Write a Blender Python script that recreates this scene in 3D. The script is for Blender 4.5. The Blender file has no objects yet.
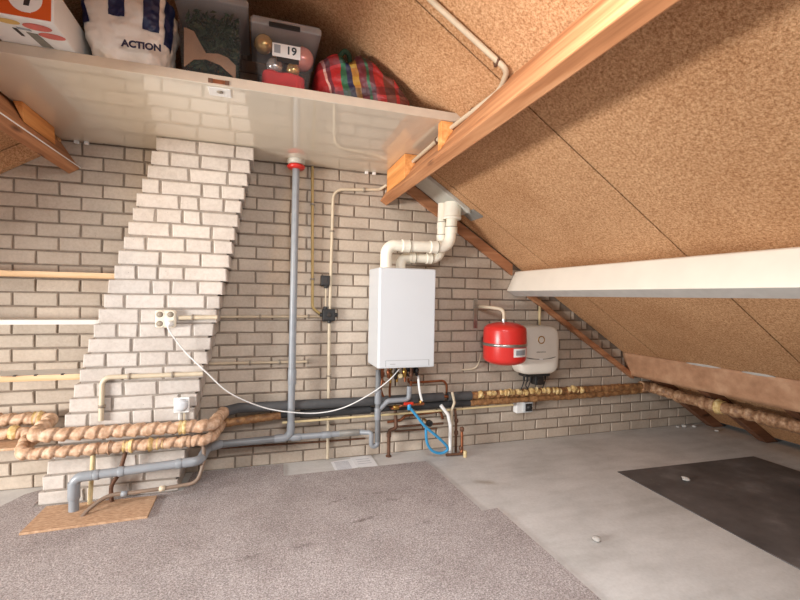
import bpy, bmesh, math, random
from mathutils import Vector, Matrix, noise
random.seed(7)
SC = bpy.context.scene
COL = SC.collection
PI = math.pi
TH = math.radians(33)
CT, ST = math.cos(TH), math.sin(TH)
RR, RL = 2.112, 2.570            # roof lining offsets, right and left slope

# ------------------------------------------------------------------ materials
MATS = {}
def lin(c):
    return tuple(((v / 255) / 12.92 if v / 255 <= .04045 else ((v / 255 + .055) / 1.055) ** 2.4) for v in c)

class NT:
    def __init__(self, name):
        self.m = bpy.data.materials.new(name); self.m.use_nodes = True
        self.t = self.m.node_tree; self.b = self.t.nodes['Principled BSDF']
        self.co = self.t.nodes.new('ShaderNodeTexCoord')
    def n(self, kind, **kw):
        x = self.t.nodes.new(kind)
        for k, v in kw.items():
            if k in x.inputs: x.inputs[k].default_value = v
            else: setattr(x, k, v)
        return x
    def l(self, a, b): self.t.links.new(a, b)
    def mapping(self, scale=(1, 1, 1), rot=(0, 0, 0)):
        mp = self.n('ShaderNodeMapping'); mp.inputs['Scale'].default_value = scale; mp.inputs['Rotation'].default_value = rot
        self.l(self.co.outputs['Object'], mp.inputs['Vector']); return mp.outputs['Vector']
    def noise(self, scale, detail=3, vec=None, rough=.5):
        x = self.n('ShaderNodeTexNoise'); x.inputs['Scale'].default_value = scale
        x.inputs['Detail'].default_value = detail; x.inputs['Roughness'].default_value = rough
        self.l(vec if vec is not None else self.co.outputs['Object'], x.inputs['Vector']); return x.outputs['Fac']
    def ramp(self, fac, stops):
        r = self.n('ShaderNodeValToRGB'); e = r.color_ramp.elements
        while len(e) < len(stops): e.new(.5)
        for el, (p, c) in zip(e, stops): el.position = p; el.color = (*c, 1)
        self.l(fac, r.inputs['Fac']); return r.outputs['Color']
    def mix(self, fac, a, b, mode='MIX'):
        x = self.n('ShaderNodeMix', data_type='RGBA', blend_type=mode)
        for s, v in ((0, fac), (6, a), (7, b)):
            if isinstance(v, (int, float)): x.inputs[s].default_value = v
            elif isinstance(v, tuple): x.inputs[s].default_value = (*v, 1)
            else: self.l(v, x.inputs[s])
        return x.outputs[2]
    def bump(self, h, strength=.3, dist=.01):
        x = self.n('ShaderNodeBump'); x.inputs['Strength'].default_value = strength; x.inputs['Distance'].default_value = dist
        self.l(h, x.inputs['Height']); self.l(x.outputs['Normal'], self.b.inputs['Normal'])
    def done(self, col, rough=.6, metal=0, **kw):
        if isinstance(col, tuple): self.b.inputs['Base Color'].default_value = (*col, 1)
        else: self.l(col, self.b.inputs['Base Color'])
        self.b.inputs['Roughness'].default_value = rough; self.b.inputs['Metallic'].default_value = metal
        for k, v in kw.items(): self.b.inputs[k].default_value = v
        return self.m

def M(name, rgb, rough=.55, metal=0, var=.12, vscale=18, bump=0, bscale=120, **kw):
    if name in MATS: return MATS[name]
    t = NT(name); c = lin(rgb)
    f = t.noise(vscale, 4)
    col = t.ramp(f, [(.3, tuple(v * (1 - var) for v in c)), (.7, tuple(min(1, v * (1 + var)) for v in c))])
    if bump: t.bump(t.noise(bscale, 4), bump)
    MATS[name] = t.done(col, rough, metal, **kw); return MATS[name]

def brick_mat(name, rgb, spread):
    t = NT(name); c = lin(rgb)
    g = t.n('ShaderNodeNewGeometry')
    r = t.ramp(g.outputs['Random Per Island'], [(0, tuple(v * (1 - spread) for v in c)), (.6, c), (1, tuple(min(1, v * (1 + spread * .7)) for v in c))])
    grime = t.ramp(t.noise(2.2, 5, rough=.65), [(.35, (.80, .765, .74)), (.62, (1, 1, 1))])
    col = t.mix(1.0, r, grime, 'MULTIPLY')
    fine = t.ramp(t.noise(55, 5, rough=.7), [(.3, (.86, .85, .84)), (.6, (1, 1, 1))])
    col = t.mix(1.0, col, fine, 'MULTIPLY')
    pit = t.n('ShaderNodeTexVoronoi'); pit.inputs['Scale'].default_value = 34; t.l(t.co.outputs['Object'], pit.inputs['Vector'])
    pr = t.ramp(pit.outputs['Distance'], [(.05, (.55, .5, .47)), (.085, (1, 1, 1))])
    mask = t.ramp(t.noise(5, 2), [(.55, (0, 0, 0)), (.62, (1, 1, 1))])
    col = t.mix(mask, col, t.mix(1.0, col, pr, 'MULTIPLY'))
    t.bump(t.noise(90, 5), .35, .004)
    MATS[name] = t.done(col, .85); return MATS[name]

brick_mat('wall_brick', (200, 186, 170), .12)
brick_mat('chimney_brick', (208, 200, 192), .07)
M('mortar', (132, 118, 104), .95, var=.18, vscale=25, bump=.3)
M('mortar_pale', (146, 136, 126), .95, var=.15, vscale=25, bump=.3)

def chip_mat():
    t = NT('chipboard')
    a = t.noise(95, 6, rough=.8); b = t.noise(300, 3); big = t.noise(1.3, 4, rough=.6)
    c1 = t.ramp(a, [(.37, lin((156, 111, 74))), (.5, lin((203, 157, 116))), (.63, lin((228, 190, 150)))])
    c2 = t.ramp(b, [(.36, (.70, .66, .60)), (.6, (1.05, 1.04, 1.02))])
    c = t.mix(.8, c1, c2, 'MULTIPLY')
    st = t.ramp(big, [(.36, (.80, .74, .68)), (.58, (1, 1, 1))])
    c = t.mix(.8, c, st, 'MULTIPLY')
    t.bump(a, .12, .004)
    MATS['chipboard'] = t.done(c, .82, **{'Specular IOR Level': .25})
chip_mat()
M('seam_dark', (46, 32, 22), .95, var=.2)

def wood_mat(name, c0, c1, c2, axis='y', scale=1.0):
    t = NT(name)
    sc = {'x': (1.2, 26, 26), 'y': (26, 1.2, 26), 'z': (26, 26, 1.2)}[axis]
    v = t.mapping(tuple(s * scale for s in sc))
    n1 = t.noise(1.0, 5, v, .6)
    col = t.ramp(n1, [(.3, lin(c0)), (.5, lin(c1)), (.7, lin(c2))])
    vo = t.n('ShaderNodeTexVoronoi'); vo.inputs['Scale'].default_value = 1.0
    sk = {'x': (2.2, 9, 9), 'y': (9, 2.2, 9), 'z': (9, 9, 2.2)}[axis]
    t.l(t.mapping(tuple(s * scale for s in sk)), vo.inputs['Vector'])
    kn = t.ramp(vo.outputs['Distance'], [(.06, lin((96, 52, 26))), (.15, (1, 1, 1))])
    col = t.mix(.8, col, kn, 'MULTIPLY')
    t.bump(n1, .15, .004)
    MATS[name] = t.done(col, .6)
wood_mat('beam_wood', (142, 90, 54), (180, 122, 80), (206, 152, 108), 'y')
wood_mat('block_wood', (196, 122, 60), (224, 152, 84), (240, 182, 116), 'y')
wood_mat('batten_wood', (140, 92, 62), (172, 118, 82), (190, 140, 102), 'x', .8)
wood_mat('rafter_wood', (94, 60, 40), (120, 80, 56), (138, 96, 70), 'x')
wood_mat('shelf_pine', (186, 146, 102), (208, 170, 126), (222, 190, 150), 'x')
M('white_paint_wood', (216, 212, 204), .45, var=.03, vscale=9)
M('purlin_white', (240, 233, 219), .5, var=.04, vscale=5, bump=.05, bscale=40)
M('purlin_grey', (188, 184, 178), .55, var=.06)

def floor_mat():
    t = NT('concrete')
    a = t.noise(2.2, 6, rough=.65); b = t.noise(60, 5, rough=.7); s = t.noise(5, 3, t.mapping((.6, 2.4, 1), (0, 0, .5)))
    c = t.ramp(a, [(.3, lin((190, 188, 184))), (.5, lin((208, 206, 203))), (.7, lin((219, 217, 214)))])
    c = t.mix(.7, c, t.ramp(b, [(.3, (.86, .85, .84)), (.6, (1, 1, 1))]), 'MULTIPLY')
    c = t.mix(.6, c, t.ramp(s, [(.35, (.84, .83, .82)), (.6, (1, 1, 1))]), 'MULTIPLY')
    mp = t.n('ShaderNodeMapping'); mp.vector_type = 'TEXTURE'; mp.inputs['Location'].default_value = (1.10, -.66, 0); mp.inputs['Rotation'].default_value = (0, 0, -.5); mp.inputs['Scale'].default_value = (.24, .10, 1)
    t.l(t.co.outputs['Object'], mp.inputs['Vector'])
    ln = t.n('ShaderNodeVectorMath', operation='LENGTH'); t.l(mp.outputs['Vector'], ln.inputs[0])
    ad = t.n('ShaderNodeMath', operation='MULTIPLY_ADD'); t.l(t.noise(9, 5), ad.inputs[0]); ad.inputs[1].default_value = 1.2; t.l(ln.outputs['Value'], ad.inputs[2])
    c = t.mix(.8, c, t.ramp(ad.outputs[0], [(.6, (.66, .60, .52)), (1.6, (1, 1, 1))]), 'MULTIPLY')
    t.bump(b, .12, .004)
    MATS['concrete'] = t.done(c, .62, **{'Specular IOR Level': .35})
floor_mat()
def carpet_mat():
    t = NT('carpet')
    a = t.noise(150, 3, rough=.8); b = t.noise(420, 2); big = t.noise(2.6, 5, rough=.6)
    w = t.n('ShaderNodeTexVoronoi'); w.inputs['Scale'].default_value = 130
    t.l(t.mapping((1, 1, 1), (0, 0, .3)), w.inputs['Vector'])
    c = t.ramp(a, [(.32, lin((128, 120, 118))), (.5, lin((184, 175, 173))), (.66, lin((228, 221, 220)))])
    c = t.mix(.7, c, t.ramp(w.outputs['Distance'], [(.1, (1.05, 1.05, 1.05)), (.6, (.72, .70, .69))]), 'MULTIPLY')
    c = t.mix(.8, c, t.ramp(big, [(.34, (.78, .76, .75)), (.55, (1, 1, 1))]), 'MULTIPLY')
    # worn stains with a shape of their own
    for (x, y, rx, ry, rot, k) in ((.13, -.66, .13, .018, .35, .5), (.34, -.62, .10, .02, -.1, .45), (.22, -.90, .13, .026, .3, .6), (.43, -.73, .10, .035, .25, .4),
                                   (.52, -1.02, .055, .03, 0, .55), (-.1, -1.06, .10, .035, .1, .35), (-.33, -1.08, .08, .03, 0, .4), (.64, -.80, .05, .02, 0, .4)):
        mp = t.n('ShaderNodeMapping'); mp.vector_type = 'TEXTURE'
        mp.inputs['Location'].default_value = (x, y, 0); mp.inputs['Rotation'].default_value = (0, 0, rot); mp.inputs['Scale'].default_value = (rx * 1.5, ry * 2.0, 1)
        t.l(t.co.outputs['Object'], mp.inputs['Vector'])
        ln = t.n('ShaderNodeVectorMath', operation='LENGTH'); t.l(mp.outputs['Vector'], ln.inputs[0])
        ad = t.n('ShaderNodeMath', operation='MULTIPLY_ADD'); t.l(t.noise(28, 4), ad.inputs[0]); ad.inputs[1].default_value = 1.2; t.l(ln.outputs['Value'], ad.inputs[2])
        c = t.mix(min(.9, k * 1.6), c, t.mix(1.0, c, t.ramp(ad.outputs[0], [(.55, (.42, .38, .36)), (2.0, (1, 1, 1))]), 'MULTIPLY'))
    t.bump(a, .5, .006)
    MATS['carpet'] = t.done(c, .98, **{'Specular IOR Level': .08})
carpet_mat()
def mat_mat():
    t = NT('black_mat')
    a = t.noise(3.2, 6, rough=.65)
    c = t.ramp(a, [(.35, lin((78, 75, 75))), (.55, lin((98, 94, 93))), (.72, lin((126, 122, 120)))])
    sp = t.ramp(t.noise(38, 3), [(.68, (0, 0, 0)), (.74, (1, 1, 1))])
    m2 = t.ramp(t.noise(4, 2), [(.55, (0, 0, 0)), (.7, (1, 1, 1))])
    f = t.mix(1.0, sp, m2, 'MULTIPLY')
    c = t.mix(f, c, lin((120, 116, 112)))
    t.bump(t.noise(160, 3), .2, .003)
    MATS['black_mat'] = t.done(c, .55)
mat_mat()
def osb_mat():
    t = NT('tan_board')
    c = t.ramp(t.noise(40, 5, t.mapping((1, 2.5, 1), (0, 0, .4)), .7), [(.32, lin((164, 126, 96))), (.55, lin((198, 162, 130))), (.72, lin((216, 186, 156)))])
    MATS['tan_board'] = t.done(c, .8)
osb_mat()
def paper_wrap(name, c0, c1, c2):
    t = NT(name); a = t.noise(8 if name == 'eaves_wrap' else 30, 5, rough=.6)
    c = t.ramp(a, [(.3, lin(c0)), (.5, lin(c1)), (.7, lin(c2))])
    t.bump(t.noise(70, 4), .35, .006)
    MATS[name] = t.done(c, .6)
paper_wrap('kraft_wrap', (156, 120, 92), (194, 158, 128), (220, 192, 166))
paper_wrap('wall_wrap', (104, 72, 44), (146, 104, 66), (182, 140, 92))
paper_wrap('eaves_wrap', (160, 118, 88), (182, 138, 106), (200, 160, 128))
paper_wrap('pipe_brown', (112, 78, 54), (158, 118, 86), (200, 164, 130))
paper_wrap('hemp', (172, 134, 76), (214, 182, 122), (240, 222, 176))
M('shelf_melamine', (218, 208, 190), .03, var=.02, vscale=2, **{'IOR': 2.5})
M('shelf_edge', (190, 172, 152), .45, var=.05)
M('pvc_grey', (144, 148, 153), .38, var=.07)
M('pvc_grey_dark', (118, 120, 122), .4, var=.08)
M('foam_grey', (76, 76, 77), .75, var=.12, bump=.2)
M('foam_dark', (52, 52, 53), .75, var=.12, bump=.2)
M('conduit_cream', (205, 190, 165), .45, var=.08)
M('conduit_beige', (190, 172, 146), .5, var=.1)
M('conduit_yellow', (186, 160, 104), .45, var=.08)
M('clip_grey', (150, 138, 122), .5)
M('cream_plastic', (236, 228, 210), .35, var=.03)
M('white_plastic', (238, 238, 236), .3, var=.02)
M('boiler_white', (214, 217, 220), .28, var=.012, vscale=4)
M('boiler_grey', (178, 180, 182), .35, var=.02)
M('socket_dark', (146, 134, 118), .6)
M('dial_grey', (206, 210, 214), .35, var=.02)
M('black_plastic', (38, 37, 37), .45, var=.1)
M('flue_white', (250, 243, 226), .3, var=.03)
M('flue_seal', (150, 140, 120), .5)
M('flash_plate', (196, 194, 184), .5, .0, var=.05)
M('lead_flap', (150, 148, 142), .5, .3, var=.1)
M('vessel_red', (210, 50, 44), .3, var=.04)
M('steel', (186, 184, 180), .3, .9, var=.08)
M('label_white', (236, 234, 230), .5, var=.02)
M('label_grey', (150, 155, 160), .5, var=.1)
M('inverter_shell', (230, 223, 211), .4, var=.02)
M('inverter_band', (120, 114, 104), .4)
M('brass', (190, 150, 80), .3, .9, var=.15)
M('copper', (150, 92, 62), .4, .7, var=.25, vscale=30)
M('rust_pipe', (108, 76, 58), .6, .3, var=.3, vscale=40)
M('dark_metal', (62, 56, 52), .45, .5, var=.25)
M('valve_red', (204, 50, 32), .35)
M('hose_blue', (60, 150, 200), .4, var=.08)
M('hose_brown', (132, 112, 96), .5, var=.15)
M('stick_yellow', (216, 196, 150), .6, var=.08)
M('paper_white', (232, 232, 234), .7, var=.03)
M('paper_print', (168, 170, 178), .7, var=.1)
M('debris', (186, 182, 176), .8, var=.1)
M('box_white', (232, 229, 224), .45, var=.02)
M('box_side', (198, 192, 184), .6, var=.03)
M('box_orange', (206, 88, 32), .4, var=.04)
M('box_print_red', (206, 104, 92), .5)
M('box_print_grey', (122, 118, 106), .5)
M('box_print_dark', (52, 46, 44), .5)
M('box_print_tan', (208, 170, 96), .5)
M('bag_white', (226, 216, 204), .45, var=.05, vscale=8, bump=.9, bscale=16)
M('bag_navy', (26, 36, 74), .4, var=.1)
M('bag_print', (36, 34, 62), .5)
M('garland_green', (34, 58, 34), .8, var=.4, vscale=40)
M('card_tan', (150, 118, 92), .8, var=.1)
M('cloth_red', (196, 38, 40), .8, var=.15)
M('bauble_pink', (220, 150, 140), .25, .2)
M('bauble_gold', (206, 170, 110), .2, .6)
M('bauble_silver', (190, 184, 180), .2, .6)
M('print_dark', (44, 54, 58), .5)
M('cord_grey', (170, 160, 148), .6)
def clear(name, rgb, a):
    t = NT(name); m = t.done(lin(rgb), .22, **{'Alpha': a}); MATS[name] = m
clear('clear_plastic', (206, 204, 204), .07)
clear('clear_rim', (200, 196, 194), .5)
def plaid_mat():
    t = NT('plaid')
    mp = t.n('ShaderNodeMapping'); mp.inputs['Location'].default_value = (.255, 0, 0); mp.inputs['Rotation'].default_value = (0, .22, 0)
    wob = t.n('ShaderNodeTexNoise'); wob.inputs['Scale'].default_value = 7; t.l(t.co.outputs['Object'], wob.inputs['Vector'])
    ad = t.n('ShaderNodeVectorMath', operation='MULTIPLY_ADD'); t.l(wob.outputs['Color'], ad.inputs[0]); ad.inputs[1].default_value = (.05, 0, .05); t.l(t.co.outputs['Object'], ad.inputs[2])
    t.l(ad.outputs[0], mp.inputs['Vector'])
    sx = t.n('ShaderNodeSeparateXYZ'); t.l(mp.outputs['Vector'], sx.inputs[0])
    def stripes(sock, freq, stops):
        a = t.n('ShaderNodeMath', operation='MULTIPLY'); t.l(sock, a.inputs[0]); a.inputs[1].default_value = freq
        f = t.n('ShaderNodeMath', operation='FRACT'); t.l(a.outputs[0], f.inputs[0])
        r = t.n('ShaderNodeValToRGB'); r.color_ramp.interpolation = 'CONSTANT'; e = r.color_ramp.elements
        while len(e) < len(stops): e.new(.5)
        for el, (p, c) in zip(e, stops): el.position = p; el.color = (*lin(c), 1)
        t.l(f.outputs[0], r.inputs['Fac']); return r.outputs['Color']
    R_, W, Mn, G, N_, Y, B = (170, 44, 46), (206, 170, 160), (104, 48, 58), (46, 104, 72), (40, 44, 78), (176, 142, 62), (112, 66, 58)
    a = stripes(sx.outputs['X'], 1.75, [(0, Mn), (.10, W), (.115, R_), (.20, W), (.215, Mn), (.25, R_), (.33, G), (.38, N_), (.42, Y), (.475, Mn), (.55, G), (.575, Mn), (.62, R_), (.70, B), (.80, R_), (.835, B), (.93, R_)])
    b = stripes(sx.outputs['Z'], 6.0, [(0, (235, 190, 180)), (.25, (255, 255, 255)), (.34, (150, 110, 120)), (.6, (235, 190, 180)), (.7, (255, 235, 225))])
    c = t.mix(.8, a, b, 'MULTIPLY')
    t.bump(t.noise(14, 4), .6, .02)
    MATS['plaid'] = t.done(c, .42)
plaid_mat()

# ------------------------------------------------------------------ mesh builder
def origin(o):
    v = Vector((0, 0, 0))
    while o is not None: v += o.location; o = o.parent
    return v
class MB:
    def __init__(self): self.v = []; self.f = []; self.s = []; self.mi = []; self.mats = []
    def _m(self, mat):
        if mat not in self.mats: self.mats.append(mat)
        return self.mats.index(mat)
    def add(self, vs, fs, mat, smooth=False):
        o = len(self.v); self.v += [tuple(p) for p in vs]; i = self._m(mat)
        for f in fs: self.f.append([o + k for k in f]); self.s.append(smooth); self.mi.append(i)
    def hexa(self, p, mat):
        self.add(p, [(0, 3, 2, 1), (4, 5, 6, 7), (0, 1, 5, 4), (1, 2, 6, 5), (2, 3, 7, 6), (3, 0, 4, 7)], mat)
    def box(self, x0, x1, y0, y1, z0, z1, mat):
        self.hexa([(x0, y0, z0), (x1, y0, z0), (x1, y1, z0), (x0, y1, z0), (x0, y0, z1), (x1, y0, z1), (x1, y1, z1), (x0, y1, z1)], mat)
    def prism(self, poly, a, b, mat, axis='y', smooth=False):
        """poly: 2D points; axis y -> (x,z) profile swept along y; axis z -> (x,y) profile; axis x -> (y,z)"""
        def P(p, t): return {'y': (p[0], t, p[1]), 'z': (p[0], p[1], t), 'x': (t, p[0], p[1])}[axis]
        n = len(poly); vs = [P(p, a) for p in poly] + [P(p, b) for p in poly]
        fs = [tuple(range(n))[::-1], tuple(range(n, 2 * n))] + [(i, (i + 1) % n, n + (i + 1) % n, n + i) for i in range(n)]
        self.add(vs, fs, mat, False)
    def tube(self, path, r, mat, n=14, caps=True, rf=None):
        pts = [Vector(p) for p in path]; rings = []
        T = []
        for i in range(len(pts)):
            a = pts[max(0, i - 1)]; b = pts[min(len(pts) - 1, i + 1)]; T.append((b - a).normalized())
        up = Vector((0, 0, 1)) if abs(T[0].z) < .9 else Vector((1, 0, 0))
        N = (up - T[0] * up.dot(T[0])).normalized(); d = 0
        for i, p in enumerate(pts):
            if i:
                ax = T[i - 1].cross(T[i])
                if ax.length > 1e-7: N = Matrix.Rotation(T[i - 1].angle(T[i]), 3, ax.normalized()) @ N
                d += (p - pts[i - 1]).length
            B = T[i].cross(N)
            ring = []
            for k in range(n):
                a = 2 * PI * k / n; rr = r if rf is None else rf(d, a, p)
                ring.append(p + (N * math.cos(a) + B * math.sin(a)) * rr)
            rings.append(ring)
        vs = [q for rg in rings for q in rg]; fs = []
        for i in range(len(rings) - 1):
            for k in range(n):
                fs.append((i * n + k, i * n + (k + 1) % n, (i + 1) * n + (k + 1) % n, (i + 1) * n + k))
        self.add(vs, fs, mat, True)
        if caps:
            m = len(rings) - 1
            self.add(rings[0], [tuple(range(n))[::-1]], mat); self.add(rings[m], [tuple(range(n))], mat)
    def lathe(self, prof, c, mat, axis='z', n=32, caps=True):
        """prof: list of (radius, height along axis from c)"""
        def P(r, h, a):
            u, w = r * math.cos(a), r * math.sin(a)
            return {'z': (c[0] + u, c[1] + w, c[2] + h), 'y': (c[0] + u, c[1] + h, c[2] - w), 'x': (c[0] + h, c[1] + u, c[2] + w)}[axis]
        vs = [P(r, h, 2 * PI * k / n) for r, h in prof for k in range(n)]
        fs = [(i * n + k, i * n + (k + 1) % n, (i + 1) * n + (k + 1) % n, (i + 1) * n + k) for i in range(len(prof) - 1) for k in range(n)]
        self.add(vs, fs, mat, True)
        if caps:
            self.add(vs[:n], [tuple(range(n))[::-1]], mat); self.add(vs[-n:], [tuple(range(n))], mat)
    def build(self, name, parent=None, bevel=0, label=None, seg=2):
        me = bpy.data.meshes.new(name); me.from_pydata(self.v, [], self.f)
        for i, p in enumerate(me.polygons): p.use_smooth = self.s[i]; p.material_index = self.mi[i]
        for m in self.mats: me.materials.append(MATS[m])
        me.update()
        bm = bmesh.new(); bm.from_mesh(me); bmesh.ops.recalc_face_normals(bm, faces=bm.faces); bm.to_mesh(me); bm.free()
        o = bpy.data.objects.new(name, me); COL.objects.link(o)
        if parent is not None:
            o.parent = parent; o.matrix_parent_inverse = Matrix.Identity(4)
            me.transform(Matrix.Translation(-origin(parent)))
        if bevel:
            b = o.modifiers.new('Bevel', 'BEVEL'); b.width = bevel; b.segments = seg; b.limit_method = 'ANGLE'; b.angle_limit = math.radians(35)
        if label: o['label'] = label
        return o

def thing(name, label, cat, loc=(0, 0, 0), group=None):
    o = bpy.data.objects.new(name, None); o.empty_display_size = .05; COL.objects.link(o); o.location = loc
    o['label'] = label; o['category'] = cat
    if group: o['group'] = group
    return o
def tag(o, label, cat, group=None, kind=None):
    if kind: o['kind'] = kind
    o['label'] = label; o['category'] = cat
    if group: o['group'] = group
    return o
def struct(o): o['kind'] = 'structure'; return o

def fil(points, r=.04, n=7):
    """polyline with rounded corners"""
    P = [Vector(p) for p in points]; out = [P[0]]
    for i in range(1, len(P) - 1):
        rr = r[i - 1] if isinstance(r, (list, tuple)) else r
        a = (P[i - 1] - P[i]); b = (P[i + 1] - P[i]); la, lb = a.length, b.length; a.normalize(); b.normalize()
        ang = a.angle(b)
        if ang > PI - .02: out.append(P[i]); continue
        d = min(rr / math.tan(ang / 2), la * .48, lb * .48); R = d * math.tan(ang / 2)
        bis = (a + b).normalized(); c = P[i] + bis * (R / math.sin(ang / 2))
        s, e = P[i] + a * d - c, P[i] + b * d - c
        tot = s.angle(e); ax = s.cross(e).normalized()
        for k in range(n + 1): out.append(c + Matrix.Rotation(tot * k / n, 3, ax) @ s)
    out.append(P[-1]); return out
def resample(path, step):
    out = [Vector(path[0])]; acc = 0
    for a, b in zip(path[:-1], path[1:]):
        a, b = Vector(a), Vector(b); L = (b - a).length
        k = max(1, int(round(L / step)))
        for i in range(1, k + 1): out.append(a.lerp(b, i / k))
    return out
def spline(points, n=10):
    P = [Vector(p) for p in points]; out = []
    for i in range(len(P) - 1):
        p0, p1, p2, p3 = P[max(0, i - 1)], P[i], P[i + 1], P[min(len(P) - 1, i + 2)]
        for k in range(n):
            t = k / n
            out.append(.5 * ((2 * p1) + (p2 - p0) * t + (2 * p0 - 5 * p1 + 4 * p2 - p3) * t * t + (3 * p1 - p0 - 3 * p2 + p3) * t ** 3))
    out.append(P[-1]); return out

def wrapped(mb, path, r, mat, pitch=.07, amp=.13, seed=0):
    path = resample(path, .0045)
    def rf(d, a, p):
        ph = (d / pitch + a / (2 * PI) + .25 * noise.noise(Vector((d * 6, seed, 0)))) % 1.0
        ridge = min(1, (ph / .75) ** .5) if ph < .84 else max(0, 1 - (ph - .84) / .10) if ph < .94 else 0
        return r * (1 + amp * (ridge - .7) + .13 * noise.noise(p * 22 + Vector((seed, 0, 0))) + .07 * noise.noise(p * 70))
    mb.tube(path, r, mat, 20, True, rf)
def rough_tube(mb, path, r, mat, amp=.2, f=28, seed=0):
    path = resample(path, .007)
    mb.tube(path, r, mat, 18, True, lambda d, a, p: r * (1 + amp * noise.noise(p * f + Vector((seed, 0, 0))) + amp * .5 * noise.noise(p * f * 3)))

def clipband(mb, c, axis, r, w, mat):
    mb.lathe([(r, -w / 2), (r + .004, -w / 2), (r + .004, w / 2), (r, w / 2)], c, mat, axis, 14, False)

def text_mesh(txt, size, mat, name, parent, mw, label=None, extrude=.0008, bold=0):
    cu = bpy.data.curves.new('t', 'FONT'); cu.body = txt; cu.size = size; cu.extrude = extrude; cu.offset = bold
    cu.align_x = 'CENTER'; cu.align_y = 'CENTER'; cu.resolution_u = 4
    to = bpy.data.objects.new('t', cu); COL.objects.link(to)
    bpy.context.view_layer.update()
    me = bpy.data.meshes.new_from_object(to.evaluated_get(bpy.context.evaluated_depsgraph_get()))
    bpy.data.objects.remove(to); bpy.data.curves.remove(cu)
    me.materials.clear(); me.materials.append(MATS[mat])
    me.transform(mw)
    if parent is not None: me.transform(Matrix.Translation(-origin(parent)))
    me.name = name
    o = bpy.data.objects.new(name, me); COL.objects.link(o); o.parent = parent
    if label: o['label'] = label
    return o
FRONT = Matrix(((1, 0, 0, 0), (0, 0, -1, 0), (0, 1, 0, 0), (0, 0, 0, 1)))     # xy text plane -> faces -y

def rx_at(z, d=RR): return (d - CT * z) / ST
def lx_at(z): return -(RL - CT * z) / ST
CW, BL, Z0 = .08265, .223, .9903
YB = -4.7                                            # how far the attic runs behind the camera

# ------------------------------------------------------------------ shell
f = MB(); f.box(-4.7, 4.2, YB, .02, -.08, 0, 'concrete')
struct(f.build('floor'))

def brick(mb, x0, x1, z0, z1, yf, mat, jit=.0022, ch=.0045, depth=.012):
    j = lambda: random.uniform(-jit, jit)
    y = yf + random.uniform(-.0016, .0016)
    a = [(x0 + j(), z0 + j()), (x1 + j(), z0 + j()), (x1 + j(), z1 + j()), (x0 + j(), z1 + j())]
    front = [(a[0][0] + ch, y, a[0][1] + ch), (a[1][0] - ch, y, a[1][1] + ch), (a[2][0] - ch, y, a[2][1] - ch), (a[3][0] + ch, y, a[3][1] - ch)]
    mid = [(p[0], y + ch * .8, p[1]) for p in a]; back = [(p[0], yf + depth, p[1]) for p in a]
    vs = front + mid + back
    fs = [(0, 1, 2, 3)] + [(i, 4 + i, 4 + (i + 1) % 4, (i + 1) % 4) for i in range(4)] + [(4 + i, 8 + i, 8 + (i + 1) % 4, 4 + (i + 1) % 4) for i in range(4)]
    mb.add(vs, fs, mat)
w = MB(); g = .0055
w.add([(-4.95, .0075, -.02), (4.22, .0075, -.02), (-.42, .0075, 3.02)], [(0, 1, 2)], 'mortar')
w.add([(-4.95, .12, -.02), (4.22, .12, -.02), (-.42, .12, 3.02)], [(0, 2, 1)], 'mortar')
for k in range(-12, 22):
    z0 = Z0 + k * CW; z1 = z0 + CW; zm = (z0 + z1) / 2
    xl, xr = max(-3.2, lx_at(zm) + .02), rx_at(zm) - .02
    off = .5 * (k % 2) * BL; n0 = math.floor((xl - off) / BL)
    x = n0 * BL + off
    while x < xr:
        a, b = max(x, xl), min(x + BL, xr)
        if b - a > .03:
            if k % 2 == 0 and random.random() < .03:
                brick(w, a + g, a + (b - a) * .48 - g, z0 + g, z1 - g, 0, 'wall_brick'); brick(w, a + (b - a) * .48 + g, b - g, z0 + g, z1 - g, 0, 'wall_brick')
            else: brick(w, a + g, b - g, z0 + g, z1 - g, 0, 'wall_brick')
        x += BL
struct(w.build('wall_back'))

# roof linings: chipboard sheets with open seams over dark backing
def slope_panel(mb, side, s0, s1, y0, y1, d0, d1, mat):
    """s measured down the slope from the ridge, d along the inner->outer normal"""
    ridge = Vector((-.4205, 0, 2.7912)); u = Vector((CT * side, 0, -ST)); nn = Vector((ST * side, 0, CT))
    P = lambda s, d, y: tuple(ridge + u * s + nn * d + Vector((0, y, 0)))
    mb.hexa([P(s0, d0, y0), P(s1, d0, y0), P(s1, d0, y1), P(s0, d0, y1), P(s0, d1, y0), P(s1, d1, y0), P(s1, d1, y1), P(s0, d1, y1)], mat)
SEAMS = [-.002, -.385, -1.455, -2.525, -3.595, YB]
c = MB(); S1 = 3.91
for a, b in zip(SEAMS[:-1], SEAMS[1:]): slope_panel(c, 1, 0, S1, b + .0045, a - .0045, 0, .018, 'chipboard')
slope_panel(c, 1, -.02, 5.2, YB, .0072, .075, .10, 'seam_dark')
slope_panel(c, 1, 0, S1, -.388, .0072, .019, .03, 'seam_dark')
slope_panel(c, 1, S1, 5.05, YB, 0, .0, .075, 'chipboard')
struct(c.build('ceiling'))
c = MB()
sw0, sw1 = 1.43, 4.43                    # rooflight span down the left slope
for a, b in zip(SEAMS[:-1], SEAMS[1:]):
    if b > -1.05: slope_panel(c, -1, 0, 5.05, b + .003, a - .003, 0, .018, 'chipboard')
slope_panel(c, -1, 0, 5.05, -1.28, -.388, 0, .018, 'chipboard')
slope_panel(c, -1, 0, sw0, -2.75, -1.283, 0, .018, 'chipboard')
slope_panel(c, -1, sw1, 5.05, -2.75, -1.283, 0, .018, 'chipboard')
slope_panel(c, -1, 0, 5.05, YB, -2.753, 0, .018, 'chipboard')
slope_panel(c, -1, 0, 5.05, -1.28, .0072, .0185, .08, 'seam_dark')
struct(c.build('ceiling.001'))
wf = MB()
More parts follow.
